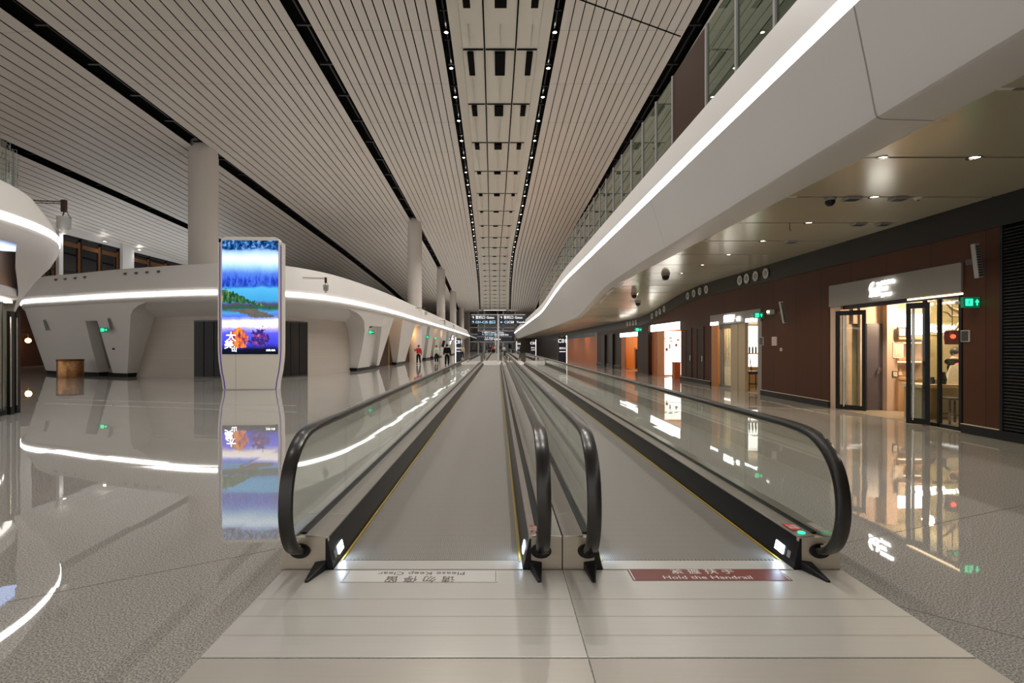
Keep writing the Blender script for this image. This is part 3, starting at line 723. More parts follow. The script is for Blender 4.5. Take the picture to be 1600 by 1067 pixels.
# copper drum
t = thing('litter_drum', 'round copper-coloured mosaic drum on the floor before the white left building', 'bin', (X(110, 27.6), 27.6, 0))
MB().lathe([(.001, 0), (.57, 0), (.58, .05), (.58, .9), (.55, .95), (.5, .95), (.5, .8), (.001, .8)], seg=40).build('drum_body', 'bin', t, smooth='auto', local=True)
MB().lathe([(.59, .88), (.6, .9), (.59, .97), (.54, .97), (.54, .88), (.59, .88)], seg=40).build('drum_rim', 'copper', t, smooth='auto', local=True)

# ================================================================== EXTERIOR WALL AND NIGHT WINDOWS far left
xw = -33.2*K
def Yw(px): return xw*F/(px-CX)
wo = MB()
wy = [(Yw(45), Yw(88)), (Yw(94.5), Yw(188)), (Yw(206), Yw(286))]
yy = 24
for a, b in wy:
    wo.box(xw-.3, xw+.25, yy, a, 0, 14.5); wo.box(xw-.3, xw, a, b, 0, 5.2); wo.box(xw-.3, xw, a, b, 11.8, 14.5); yy = b
wo.box(xw-.3, xw+.25, yy, 138, 0, 14.5)
struct('wall_outer', wo, 'white')
for i, (a, b) in enumerate(wy):
    f = struct('window_%d' % (i+1), MB().box(xw-.25, xw-.2, a, b, 5.2, 11.8), 'dglass')
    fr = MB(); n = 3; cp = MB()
    for k in range(n+1):
        y = a+(b-a)*k/n; fr.box(xw-.2, xw-.05, y-.06, y+.06, 5.2, 11.8)
        if k: cp.box(xw-.19, xw-.1, y-.36, y-.07, 5.2, 11.4)  # copper-coloured strips stand in for a warm reflection on the panes
    for z in (5.2, 8.4, 11.65): fr.box(xw-.2, xw-.08, a, b, z, z+.13)
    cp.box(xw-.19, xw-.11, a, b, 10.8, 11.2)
    fr.build('window_frame', 'satin', f); cp.build('window_reflection', 'copper', f)
wd = None
for px, py in ((101, 364), (163.5, 377.5), (218, 390.5), (266.5, 400.5)):
    Y = Yw(px)*.985; x = X(px, Y)
    o = dup(d0); o.location = (x, Y, Z(py, Y)); o.scale = (1.6, 1.6, .8); o['label'] = 'small bright downlight over the dark windows behind the left building'; o['group'] = 'downlights over the night windows'
    spot((x, Y, Z(py, Y)-.1), 60, 110, (.95, .97, 1), .1)
area((-35, 54, 6.6), 2, 26, 550, (.93, .97, 1.0), (PI, 0, 0))  # unseen upward lamp added to brighten the ceiling near the windows

# dim warm passage between the round kiosk and the building
struct('wall_passage', MB().box(xw+.25, xw+.4, 30, 46.5, 0, 4.9), 'dwood')
LY = 41.4; LX = X(44, LY)
t = thing('passage_lamp', 'glowing amber lamp in the dark passage left of the white building', 'lamp', (LX, LY, Z(532, LY)))
MB().ball((0, 0, 0), .2, 14).build('lamp_globe', 'amber', t, smooth=True, local=True)
MB().tube([(0, 0, .2), (0, 0, .5), (-1.0, 0, .55)], .03, 6).build('lamp_arm', 'dark', t, local=True)
point((LX+.3, LY-.3, Z(532, LY)), 50, (1, .45, .12), .2)
# ================================================================== ROUND KIOSK at the left
kc = (-16.4, 9.9); HK = 2.75+EYE
k = thing('round_kiosk', 'round white kiosk with a glowing band and glass front at the left edge', 'kiosk', (*kc, 0))
MB().lathe([(4.9, HK+1.0), (5.35, HK+1.02), (5.55, HK+.93), (5.8, HK+.55), (5.98, HK+.2), (6.02, HK+.09), (6.02, HK-.09), (6.0, HK-.3), (5.92, HK-.46), (5.75, HK-.53), (5.6, HK-.5), (5.55, HK-.35), (5.24, HK-.33)], kc, 96).build('canopy', 'white', k, smooth='auto')
MB().lathe([(6.0, HK+.085), (6.035, HK+.08), (6.035, HK-.08), (6.0, HK-.085)], kc, 96).build('led_band', 'led', k)
MB().lathe([(5.82, HK-.545), (5.80, HK-.555), (5.28, HK-.555), (5.27, HK-.54)], kc, 60, -1.55, .38).build('cove_light', 'blueled', k)
MB().lathe([(5.24, HK-.33), (5.24, EYE+1.4)], kc, 96).build('wood_drum', 'wood', k, smooth='auto')
MB().lathe([(5.25, EYE+1.42), (5.3, EYE+1.38), (5.27, EYE+1.2), (5.0, EYE+1.15), (4.9, EYE+1.15)], kc, 96).build('drum_lip', 'white', k, smooth='auto')
MB().lathe([(5.1, EYE+1.14), (5.1, EYE+1.09), (4.97, EYE+1.09), (4.97, EYE+1.14)], kc, 96, -1.55, .7).build('door_head_light', 'signw2', k)
cw = []
for r_, z_, a_ in ((5.93, HK-.44, 14), (5.85, HK-.62, 15), (5.6, HK-.95, 20), (5.45, EYE+1.55, 25), (5.32, EYE+1.3, 31), (5.15, EYE+.9, 36.8), (5.04, EYE+.2, 37), (5.02, 0, 37)):
    cw.append([(kc[0]+r_*math.cos(t), kc[1]+r_*math.sin(t), z_) for t in [math.radians(a_+(300-a_)*(i/48)**1.6) for i in range(49)]])
MB().grid(cw).build('cone_wall', 'white', k, smooth='auto')
for a in range(-86, 44, 13):
    a0, a1 = math.radians(a), math.radians(a+12.4)
    MB().lathe([(5.0, .1), (5.0, EYE+1.1)], kc, 10, a0, a1).build('glass_panel', 'gglass', k, smooth=True)
    MB().lathe([(5.03, 0), (5.03, EYE+1.12), (4.95, EYE+1.12), (4.95, 0), (5.03, 0)], kc, 2, a1, a1+math.radians(.9)).build('glass_post', 'satin', k)
MB().lathe([(5.06, 0), (5.06, .12), (4.9, .12)], kc, 60, -1.6, .75).build('plinth', 'satin', k)
MB().lathe([(4.2, 0), (4.2, EYE+1.1)], kc, 40, -1.6, .7).build('back_wall', 'wood', k, smooth='auto')
for i, a in enumerate((33, 37)):
    c = MB(); r0 = 5.16+i*.05
    x, y = kc[0]+r0*math.cos(math.radians(a-1)), kc[1]+r0*math.sin(math.radians(a-1))
    c.box(x-.05, x+.05, y-.05, y+.05, 0, 2.55); c.build('door_leaf', 'satin', k)
    MB().tube([(x+.08, y-.08, .2), (x+.08, y-.08, 2.4)], .015, 8).build('door_pull', 'deck', k)
point((kc[0]+4.6*math.cos(.3), kc[1]+4.6*math.sin(.3), 2.4), 45, (1, .85, .6), .1)
# glass guard on the canopy
gg = thing('curved_glass_guard', 'curved greenish glass guard on top of the round white kiosk', 'balustrade', (*kc, HK+1.0))
for a in range(-80, 60, 6):
    a0, a1 = math.radians(a), math.radians(a+5.7)
    MB().lathe([(5.2, HK+.95), (5.2, HK+2.1)], kc, 4, a0, a1).build('glass_panel', 'gglass', gg)
    MB().lathe([(5.24, HK+.95), (5.24, HK+2.15), (5.16, HK+2.15), (5.16, HK+.95), (5.24, HK+.95)], kc, 1, a1, a1+math.radians(.5)).build('guard_post', 'mark', gg)

# ================================================================== LED SCREEN PILLAR
TY = 20.0; tx = X(393.5, TY)
T_ = thing('screen_pillar', 'tall white pillar with a huge lit landscape screen on the left', 'screen', (tx, TY, 0)); T_.rotation_euler.z = .06
def bodyw(z): return interp([(0, .94), (.3, .97), (.7, 1.05), (1.1, 1.10), (1.45, 1.125), (2, 1.13), (6, 1.13)], z)
zs = [0, .15, .3, .5, .7, .9, 1.1, 1.3, 1.5, 2, 3, 4, 5, 5.55, 5.7, 5.8, 5.87, 5.92]
def cut(z): return 0 if z < 5.7 else interp([(5.7, 0), (5.8, .03), (5.87, .08), (5.92, .2)], z)
MB().sweep([[(-bodyw(z)+cut(z), -.14, z), (bodyw(z)-cut(z), -.14, z), (bodyw(z)-cut(z), .14, z), (-bodyw(z)+cut(z), .14, z)] for z in zs]).build('shell', 'totem', T_, local=True, bev=.02)
scn = MB().box(-1.055, 1.055, -.155, -.13, 1.37, 5.78).build('screen', 'screen', T_, local=True)
for sgn in (-1, 1):
    MB().sweep([[(sgn*(bodyw(z)+.0), -.10, z), (sgn*(bodyw(z)+.05), -.10, z), (sgn*(bodyw(z)+.05), .10, z), (sgn*bodyw(z), .10, z)] for z in zs if z < 5.6]).build('edge_light', 'purple', T_, local=True)
    MB().sweep([[(sgn*(bodyw(z)+.05), -.13, z), (sgn*(bodyw(z)+.115), -.10, z), (sgn*(bodyw(z)+.115), .10, z), (sgn*(bodyw(z)+.05), .13, z)] for z in zs if z < 5.75]).build('side_fin', 'totem', T_, local=True)
MB().box(-.006, .006, -.143, -.13, .02, 1.34).build('shell_joint', 'mark', T_, local=True).location = (-.55, 0, 0)
for body, sz, lx, lz in (('大', .40, -.72, 2.02), ('美', .36, -.80, 1.72), ('山', .22, -.6, 1.55)):
    o = text(body, sz, 'signw', scn, (0, 0, 0), name='screen_lettering', depth=.001); o.location = (lx, -.158, lz)
o = text('大美 山水', .085, 'signw', scn, (0, 0, 0), name='screen_lettering', depth=.001, align='RIGHT'); o.location = (.96, -.158, 1.52)
MB().box(-.93, .93, -.35, .35, 0, .03).build('base_plate', 'mark', T_, local=True)
# ================================================================== RIGHT: white fascia with light strip
def HLr(Y): return smooth_interp([(31, 4.25), (54, 3.32), (200, 3.32)], Y)
def zr(Y): return EYE+smooth_interp([(22.5, 2.72), (33.5, 1.80), (200, 1.80)], Y)
def xl_(Y): return 4.3
def fprof(Y):
    h = HLr(Y); zb = zr(Y)+.06; xb = smooth_interp([(6, 4.58), (15, 4.72), (27, 5.0), (42, 5.2), (90, 4.9)], Y)
    so = smooth_interp([(20, 5.47), (40, 5.7), (90, 5.5)], Y)
    return [(so, zr(Y)), (xb+.06, zb-.035), (xb+.01, zb-.01), (xb-.01, zb+.04), (xb*.6+4.31*.4-.01, zb+.45*(EYE+h-.14-zb)), (4.31, EYE+h-.13), (4.33, EYE+h-.10), (4.33, EYE+h+.10), (4.31, EYE+h+.13), (4.37, EYE+h+.55), (4.42, EYE+h+.85), (4.55, EYE+h+.9), (5.0, EYE+h+.9), (7.5, EYE+h+.85), (20.3, EYE+h+.85)]
YF = [-24, -12, -4, 0, 2, 4, 6, 8, 10, 12, 14, 16, 18, 20, 22, 24, 26, 28, 30, 32, 34, 36, 38, 40, 42, 44, 46, 48, 50, 52, 54, 58, 64, 72, 82, 95, 110, 125, 138]
fas = struct('wall_right_fascia', MB().sweep([[(x, Y, z) for x, z in fprof(Y)] for Y in YF], closed=False, caps=False), 'fascia', smooth='auto')
l2 = MB().sweep([[(4.335, Y, EYE+HLr(Y)-.105), (4.30, Y, EYE+HLr(Y)-.10), (4.30, Y, EYE+HLr(Y)+.10), (4.335, Y, EYE+HLr(Y)+.105)] for Y in YF])
tag(l2.build('led_strip', 'led'), 'long diagonal white light strip running along the white fascia on the right', 'light')
sm = MB()
for Y in (6.2, 14.45, 22.7, 31, 39):
    p = fprof(Y)[:6]; q = [(a-.004, Y-.008, b-.004) for a, b in p]; r = [(a-.004, Y+.008, b-.004) for a, b in p]
    sm.grid([q, r])
sm.build('fascia_seam', 'mark', fas)
# glass guard above
g = thing('glass_balustrade', 'long greenish glass guard with slim posts above the white fascia on the right', 'balustrade', (4.85, 12, EYE+5.1))
k = 0; Y = 1.65
pts = []
while Y < 62: pts.append(Y); Y += 1.45
pts = [11.9, 14.2]+[p for p in pts if not 10.9 < p < 15.0]
pts = sorted([8.95-1.45*i for i in range(6)]+[10.4, 11.9, 14.2]+[15.7+1.45*i for i in range(32)])
for a, b in zip(pts, pts[1:]):
    z0, z1 = EYE+HLr(a)+.88, EYE+HLr(a)+3.2
    MB().box(4.82, 4.90, a-.035, a+.035, z0, z1+.02).build('guard_post', 'mark', g)
    if abs(a-11.9) < .1: MB().box(4.845, 4.875, a+.04, b-.04, z0, z1).build('dark_panel', 'dwood', g)
    else: MB().hexa([(4.855, a+.04, z0), (4.867, a+.04, z0), (4.867, b-.04, z0), (4.855, b-.04, z0)], [(4.855, a+.04, z1), (4.867, a+.04, z1), (4.867, b-.04, EYE+HLr(b)+3.2), (4.855, b-.04, EYE+HLr(b)+3.2)]).build('glass_panel', 'gglass', g)
struct('wall_upper', MB().box(20, 20.4, -25, 138, 5, 15), 'wall2')
uw = MB()
for i in range(16): uw.box(6.3+.02*(i % 3), 6.5, 36+1.9*i, 36+1.9*i+1.82, EYE+4.1, EYE+6.6)
struct('trim_7', uw, 'orange')
for i in range(5): point((5.6, 38+6*i, EYE+HLr(38+6*i)+2.2), 45, (1, .5, .16), .1)
deck_fill = area((10, 26, 7.4), 6, 40, 250, (1, .92, .8), (PI, 0, 0))  # unseen upward lamp added over the upper deck to fill the ceiling

# ================================================================== RETAIL CEILING
cs = [(5.2, 0), (9.6, 0)]
rc = MB()
gy = [5.43+1.97*i for i in range(-14, 60)]
for a, b in zip(gy, gy[1:]):
    rr = []
    for Y in (a+.03, (a+b)/2, b-.03): rr.append([(5.3, Y, zr(Y)), (9.3, Y, zr(Y)), (9.3, Y, zr(Y)+.05), (5.3, Y, zr(Y)+.05)])
    rc.sweep(rr)
rce = struct('ceiling_retail', rc, 'retail')
vb = MB().grid([[(5.3, Y, zr(Y)+.08), (9.4, Y, zr(Y)+.08)] for Y in YF]); vb.build('ceiling_groove_back', 'satin', rce)
first = True
d1 = downlight_proto(.075, 'lens')
for i, Y in enumerate(gy):
    if Y < 3 or Y > 70: continue
    if first: o = d1; first = False
    else: o = dup(d1)
    o.location = (6.88, Y, zr(Y)-.01); o['group'] = 'downlights of the retail ceiling row'; o['label'] = 'small round downlight in the joints of the bronze retail ceiling on the right'
    if i % 2 == 0 or Y < 20: spot((6.88, Y, zr(Y)-.06), 90, 130, (1, .86, .66), .06)
d2 = downlight_proto(.06, 'lensd'); d2.location = (X(1378, 7.4), 7.4, zr(7)-.01); tag(d2, 'dim small downlight in the retail ceiling joint, beside a brighter one', 'light')
# domes, vents, detectors on the retail ceiling
dm = None
for px, Y, lab, h in ((1297, 9.4, 'black dome camera in the retail ceiling nearest the white fascia edge', 0), (1040, 19.3, 'dome camera on the retail ceiling, first past the bend of the black band', 0), (991, 25.2, 'dome camera on the retail ceiling, upper of the close pair', 0), (997, 27.2, 'dome camera on the retail ceiling, lower of the close pair', 0)):
    if dm is None:
        dm = thing('dome_camera', '', 'camera'); o = dm
        MB().lathe([(.001, 0), (.1, 0), (.1, -.05), (.085, -.06)], seg=18).build('camera_base', 'mark', dm, smooth='auto', local=True)
        MB().lathe([(.085, -.06), (.08, -.11), (.05, -.15), (.001, -.165)], seg=18).build('camera_dome', 'black', dm, smooth=True, local=True)
    else: o = dup(dm); o.scale = (1.6,)*3
    o.location = (X(px, Y), Y, zr(Y)); o['label'] = lab
vn = None
for px, Y, lab in ((1331, 9.4, 'flat square ceiling speaker between the dome camera and a downlight'), (1404, 9.4, 'flat square ceiling speaker beside the round smoke detector'), (1342, 11.37, 'flat square ceiling speaker in the second joint, nearer the fascia'), (1380, 11.37, 'flat square ceiling speaker in the second joint, nearer the shops'), (1236, 13.3, 'flat small ceiling speaker in the third joint')):
    if vn is None:
        vn = thing('ceiling_speaker', '', 'speaker'); o = vn
        MB().box(-.13, .13, -.1, .1, -.05, 0).build('speaker_case', 'mark', vn, local=True, bev=.008)
        q = MB()
        for j in range(6): q.box(-.11, .11, -.085+j*.03, -.07+j*.03, -.054, -.05)
        q.build('grille', 'dark', vn, local=True)
    else: o = dup(vn)
    o.location = (X(px, Y), Y, zr(Y)); o['label'] = lab
t = thing('smoke_detector', 'round white smoke detector in the retail ceiling joint', 'smoke detector', (X(1435, 9.4), 9.4, zr(9)))
MB().lathe([(.001, -.05), (.05, -.045), (.07, -.02), (.08, 0)], seg=18).build('detector_body', 'whitep', t, smooth=True, local=True)
MB().lathe([(.001, -.06), (.025, -.058), (.03, -.045)], seg=12).build('detector_sensor', 'dark', t, local=True)
t = thing('sprinkler_head', 'thin hanging cable on the retail ceiling beside a downlight', 'sprinkler', (X(1234, 11.37), 11.37, zr(9)))
MB().tube([(0, 0, 0), (0, 0, -.12), (.02, 0, -.17)], .008, 6).build('pipe', 'dark', t, local=True); MB().lathe([(.001, -.17), (.03, -.175), (.001, -.18)], seg=10).build('deflector', 'dark', t, local=True)

# ================================================================== RETAIL WALL (x = XW)
XW = 9.1
def Yr(px, x=XW): return x*F/(px-CX)
wr_ = MB()
def wall_piece(mb, a, b, z0, z1f, x0=XW, x1=XW+.25):
    ys = [a]+[y for y in range(math.ceil(a+.01), math.ceil(b-.01)) if 22 < y < 36]+[b]
    mb.sweep([[(x0, Y, z0), (x1, Y, z0), (x1, Y, z1f(Y)), (x0, Y, z1f(Y))] for Y in ys])
bz = lambda Y: zr(Y)-.56
solid = [(9.25, Yr(1505)), (14.02, Yr(1190)), (Yr(1111), Yr(1064)), (Yr(1018), Yr(1001)), (-24, 6.0)]
for a, b in solid: wall_piece(wr_, a, b, 0, bz)
SH = [(Yr(1505), 14.02, 3.33, 2.75), (Yr(1190), Yr(1111), 2.98, 2.55), (Yr(1064), Yr(1018), 2.92, 2.5), (Yr(1001), Yr(970), 2.62, 2.30)]
for a, b, t, _ in SH: wall_piece(wr_, a, b, t, bz)
WR = struct('wall_right', wr_, 'brown')
wf = MB(); wall_piece(wf, Yr(970), 47, 0, bz); wf.build('far_cladding', 'dwood', WR)
wo2 = MB(); wall_piece(wo2, 47, 78, 0, lambda Y: 2.55); wo2.build('terracotta_wall', 'orange', WR)
wo3 = MB(); wall_piece(wo3, 78, 138, 0, lambda Y: 2.55); wo3.build('distant_wall', 'dwood', WR)
bl = MB(); wall_piece(bl, 47, 138, 2.55, bz); bl.build('blue_header', 'navy', WR)
bd = MB(); ys = [-24, 0, 10, 20]+list(range(22, 37))+[45, 60, 80, 138]
bd.sweep([[(XW-.03, Y, bz(Y)), (XW+.25, Y, bz(Y)), (XW+.25, Y, zr(Y)+.02), (XW-.03, Y, zr(Y)+.02)] for Y in ys]).build('black_band', 'band', WR)
bb = MB(); bt = MB()
for a, b in solid+[(Yr(970), 47)]:
    bb.box(XW-.05, XW, a, b, 0, .17); bt.box(XW-.055, XW, a, b, .17, .185)
struct('baseboard_right', bb, 'black'); bt.build('plinth_trim', 'steel', WR)
# louvre panel at the frame edge
lt = thing('louvre_panel', 'tall charcoal louvre grille in the wall at the right edge', 'vent', (XW, 7.6, 0))
MB().box(XW+.05, XW+.2, 6.0, 9.25, 0, bz(8)).build('backing', 'void', lt)
q = MB()
for i in range(62): q.hexa([(XW-.02, 6.02, .2+i*.0585), (XW+.03, 6.02, .225+i*.0585), (XW+.03, 9.21, .225+i*.0585), (XW-.02, 9.21, .2+i*.0585)], [(XW-.02, 6.02, .215+i*.0585), (XW+.03, 6.02, .24+i*.0585), (XW+.03, 9.21, .24+i*.0585), (XW-.02, 9.21, .215+i*.0585)])
q.build('louvre_blades', 'louver', lt)
MB().box(XW-.04, XW+.05, 9.2, 9.25, 0, bz(8)).build('louvre_frame', 'satin', lt)
MB().box(XW-.05, XW+.05, 6, 9.25, 0, .17).build('plinth', 'black', lt)
# dark niches with doors
for i, (a, b) in enumerate(((1072.5, 1080.5), (1090, 1099.5))):
    y0, y1 = Yr(b), Yr(a)
    d = struct('door_%d' % (20+i), MB().box(XW-.012, XW+.05, y0, y1, .02, 2.48), 'dwood')
    f = MB().box(XW-.03, XW, y0-.06, y0, 0, 2.54).box(XW-.03, XW, y1, y1+.06, 0, 2.54).box(XW-.03, XW, y0, y1, 2.48, 2.54); f.build('door_frame', 'band', d)
    MB().tube([(XW-.04, y0+.1, 1.0), (XW-.04, y0+.1, 1.25)], .015, 6).build('door_handle', 'chrome', d)
# round jet diffusers on the black band
jd = None
for gi, (xs, lab) in enumerate((((1156.5, 1167, 1181, 1197), 'over the second shop'), ((1075, 1084.5, 1094, 1104), 'over the dark doors'), ((1019, 1026, 1031.5, 1038), 'over the bright white shop'), ((980.5, 985, 989.5, 994), 'over the shop with orange wood'))):
    for px in xs:
        Y = Yr(px, XW-.04)
        if jd is None:
            jd = thing('jet_diffuser', '', 'air nozzle'); o = jd
            def lx(prof): 
                rows = [[(z, r*math.cos(a), r*math.sin(a)) for a in [2*PI*k/24 for k in range(24)]] for r, z in prof]; return MB().sweep(rows, caps=False)
            lx([(.17, 0), (.18, -.03), (.15, -.05), (.10, -.03), (.09, .02)]).build('nozzle_ring', 'whitep', jd, local=True, smooth='auto')
            lx([(.10, -.03), (.07, -.06), (.045, -.05), (.001, -.03)]).build('nozzle_cone', 'mark', jd, local=True, smooth='auto')
        else: o = dup(jd)
        o.location = (XW-.035, Y, zr(Y)-.28 if gi < 2 else zr(Y)-.28); o['label'] = 'white round air nozzle in the row of four %s' % lab; o['group'] = 'air nozzles '+lab
wall_speaker(X(1523, 9.55), XW-.12 and 9.55, Z(408, 9.55), 'slim slanted grey speaker on the brown wall at the right edge', 0, -.12, .64, .1)
wall_speaker(X(1222, 15.9), 15.9, Z(488, 15.9), 'slim slanted grey speaker on the brown wall between the two near shops', 0, -.18, .68, .1)
exit_sign(X(1517, 9.7), 9.7, Z(472.5, 9.7), 'green exit sign on the wall beside the nearest shop window', .34, .2, '^')
exit_sign(X(1185, 17.4), 17.4, Z(492.5, 17.4), 'green exit sign at the corner of the second shop', .32, .2, '^')
exit_sign(X(997.5, 31), 31, Z(515, 31), 'green exit sign between the two far orange-lit shops', .42, .24)
t = thing('emergency_lamp', 'white twin emergency lamp right of the second shop exit sign', 'lamp', (XW-.08, Yr(1208), Z(488.5, Yr(1208))))
MB().box(-.08, .08, -.1, .1, -.06, .1).build('lamp_case', 'whitep', t, local=True, bev=.01); MB().box(-.1, -.08, -.07, .07, 0, .06).build('lamp_lens', 'signw2', t, local=True)
for px, py, mat, lab, w, h in ((1210.5, 533, 'pink', 'pale square notice on the brown wall right of the second shop', .26, .26), (1509.5, 525, 'dark', 'small dark framed panel beside the nearest shop window', .15, .20), (1190.5, 533, 'dark', 'small dark framed panel at the edge of the second shop', .22, .26)):
    Y = Yr(px); t = thing('wall_notice', lab, 'sign', (XW-.01, Y, Z(py, Y)))
    MB().box(-.015, .01, -w/2-.012, w/2+.012, -h/2-.012, h/2+.012).build('notice_frame', 'whitep', t, local=True)
    MB().box(-.02, -.015, -w/2, w/2, -h/2, h/2).build('notice_face', mat, t, local=True)
t = thing('wall_button', 'tiny white button on the brown wall between the two near shops', 'switch', (XW-.005, Yr(1221), Z(546, Yr(1221))))
MB().box(-.02, .01, -.05, .05, -.05, .05).build('button_plate', 'whitep', t, local=True); MB().box(-.03, -.02, -.02, .02, -.02, .02).build('button_key', 'mark', t, local=True)

# ================================================================== SHOPS
def shop_sign(name, label, a, b, t, z0, mat='grey'):
    o = thing(name, label, 'shop sign', (XW, (a+b)/2, z0))
    MB().box(XW-.04, XW+.15, a, b, z0, t).build('header_panel', mat, o)
    return o
RW = (PI/2, 0, -PI/2)     # text that reads on the wall facing -x
def wtext(body, size, mat, parent, Y, z, **k):
    return text(body, size, mat, parent, (XW-.075, Y, z), RW, depth=.025, **k)
def shell(name, a, b, depth, h, wm, fm, parent_name):
    s = MB().box(XW+depth, XW+depth+.1, a-.1, b+.1, 0, h).box(XW+.25, XW+depth, b, b+.1, 0, h).box(XW+.25, XW+depth, a-.1, a, 0, h).box(XW+.25, XW+depth, a-.1, b+.1, h, h+.1)
    o = struct(parent_name, s, wm)
    MB().box(XW+.02, XW+depth, a, b, 0, .006).build('shop_floor', fm, o)
    return o
# --- shop 1
a, b, t_, z_ = SH[0]; b = 13.62
s1 = shell('shop', a-1.2, b, 4.2, 2.95, 'olive', 'shopfloor', 'wall_shop_1')
MB().box(XW, XW+.3, 13.6, 14.05, 0, 2.75).build('jamb', 'peach', s1)
sg = shop_sign('shop_sign', 'grey header with white glowing brushed lettering over the nearest shop', a, 14.02, t_, z_)
Yt = Yr(1372)
br = MB()   # brushed emblem and three small lines, as on the header
def stroke(pts, w): br.tube([(XW-.07, Yt+.18-u, 2.86+v) for u, v in pts], w, 8)
stroke([(.02, .02), (.05, .12), (.02, .22), (.06, .32), (.12, .36)], [.025, .03, .035, .03, .02])
stroke([(.0, .03), (.1, .06), (.25, .05), (.36, .07)], [.02, .035, .035, .02]); stroke([(.09, .17), (.2, .2), (.34, .19)], [.03, .03, .02])
stroke([(.26, .34), (.28, .24), (.27, .12), (.3, .03)], [.03, .03, .03, .015]); stroke([(.14, .06), (.18, .2)], .02); stroke([(.3, .3), (.34, .24)], .02)
br.build('emblem', 'signw', sg)
wtext('奥加美食', .10, 'signw', sg, Yt-.40, 3.17); wtext('餐厅', .10, 'signw', sg, Yt-.29, 3.03); wtext('JUSEY', .11, 'signw', sg, Yt-.36, 2.89)
ex = MB().box(XW-.01, XW+.02, a, Yr(1418), 2.70, 2.735); tag(ex.build('head_light', 'warmled', sg))
pf = thing('glazed_shopfront', 'dark-framed glass front with two open door leaves of the nearest shop', 'shop front', (XW, 12, 0))
q = MB(); fy = [Yr(1503, XW+.12), Yr(1469, XW+.12), Yr(1446, XW+.12)]
for y in fy: q.box(XW+.08, XW+.14, y-.03, y+.03, 0, 2.7)
q.box(XW+.08, XW+.14, fy[0], fy[2], 0, .08).box(XW+.06, XW+.16, fy[0], 14, 2.66, 2.75)
q.build('front_frame', 'satin', pf)
for y0, y1 in zip(fy, fy[1:]): MB().box(XW+.105, XW+.117, y0+.03, y1-.03, .08, 2.66).build('glass_panel', 'glass', pf)
def leaf(p, q_, nm='door_leaf'):
    p, q_ = Vector((*p, 0)), Vector((*q_, 0)); d = (q_-p).normalized(); n = Vector((-d.y, d.x, 0))*.025; L = (q_-p).length
    def bx(mb, u0, u1, z0, z1, th=1):
        c = [p+d*u0-n*th, p+d*u1-n*th, p+d*u1+n*th, p+d*u0+n*th]
        return mb.hexa([(v.x, v.y, z0) for v in c], [(v.x, v.y, z1) for v in c])
    fm = MB(); bx(fm, 0, .08, .02, 2.62); bx(fm, L-.08, L, .02, 2.62); bx(fm, .08, L-.08, .02, .14); bx(fm, .08, L-.08, 2.5, 2.62)
    lo = fm.build(nm, 'satin', pf)
    gl = MB(); bx(gl, .08, L-.08, .14, 2.5, .25); gl.build('leaf_glass', 'glass', lo)
    h = MB(); m = p+d*(L*.30); m2 = Vector((n.y, -n.x, 0))
    for s_ in (-2.2, 2.2): h.tube([(m.x+n.x*s_, m.y+n.y*s_, .1), (m.x+n.x*s_, m.y+n.y*s_, 2.5)], .018, 8)
    h.build('pull_bar', 'chrome', lo)
leaf((X(1416, 11.15), 11.15), (X(1447, 10.95), 10.85)); leaf((X(1306, 13.7), 13.7), (X(1353, 13.15), 13.15))
pl = MB().box(XW+.45, XW+1.0, 13.5, 13.6, 0, 2.95); pl.build('peach_partition', 'peach', s1)
MB().box(X(1377, 13.5), X(1393, 13.5), 13.3, 13.6, 0, 2.95).build('pilaster', 'peach', s1)
MB().box(XW+.3, X(1393, 13.5), 13.54, 13.61, 2.28, 2.95).build('over_door_panel', 'peach', s1)
dr = struct('door_30', MB().box(X(1353, 13.48), X(1377, 13.48), 13.44, 13.5, 0, 2.28), 'plum')
hb = MB().tube([(X(1371, 13.4), 13.38, .95), (X(1374.5, 13.4), 13.38, 1.12)], .03, 8); hb.build('door_handle', 'chrome', dr)
# shelf unit
su = thing('display_shelf', 'peach wooden display shelves with lit niches inside the nearest shop', 'shelf', (11, 13.5, 0))
x0, x1 = X(1393, 13.45), X(1445, 13.45)
MB().box(x0, x1, 13.56, 13.6, 0, 2.7).build('back_panel', 'peach', su)
MB().box(x0, x1, 13.22, 13.56, 0, .82).build('base_cabinet', 'wood', su)
for z in (.82, 1.32, 1.86): MB().box(x0, x1, 13.2, 13.56, z, z+.06).build('shelf_board', 'wood', su)
for z in (.9, 1.4, 1.95): MB().box(x0+.02, x1-.02, 13.53, 13.55, z+.36, z+.385).build('shelf_light', 'warmled', su)
t = thing('light_panel', 'glowing white square panel on the upper shelf in the nearest shop', 'sign', (X(1423, 13.3), 13.3, 1.92))
MB().box(X(1404, 13.3), X(1443, 13.3), 13.28, 13.32, 1.98, 2.52).build('panel_face', 'signw', t); MB().box(X(1404, 13.3)-.02, X(1443, 13.3)+.02, 13.32, 13.36, 1.92, 2.54).build('panel_back', 'mark', t)
def frame_(x, y, z, w, h, lab, fm='dark'):
    t = thing('picture_frame', lab, 'picture', (x, y, z))
    MB().box(-w/2, w/2, -.015, .015, 0, h).build('frame_edge', fm, t, local=True); MB().box(-w*.36, w*.36, -.022, -.014, h*.13, h*.87).build('picture', 'paper', t, local=True)
frame_(X(1405, 13.3), 13.22, 1.92, .22, .26, 'small dark framed picture on the top shelf of the nearest shop')
frame_(X(1403, 13.3), 13.3, 1.38, .27, .40, 'pale framed picture on the middle shelf of the nearest shop', 'whitep')
frame_(X(1398, 13.3), 13.3, .88, .14, .16, 'small dark picture frame on the lowest shelf of the nearest shop')
t = thing('tall_ornament', 'thin pale standing ornament left of the framed picture on the top shelf', 'ornament', (X(1396.5, 13.3), 13.36, 1.92))
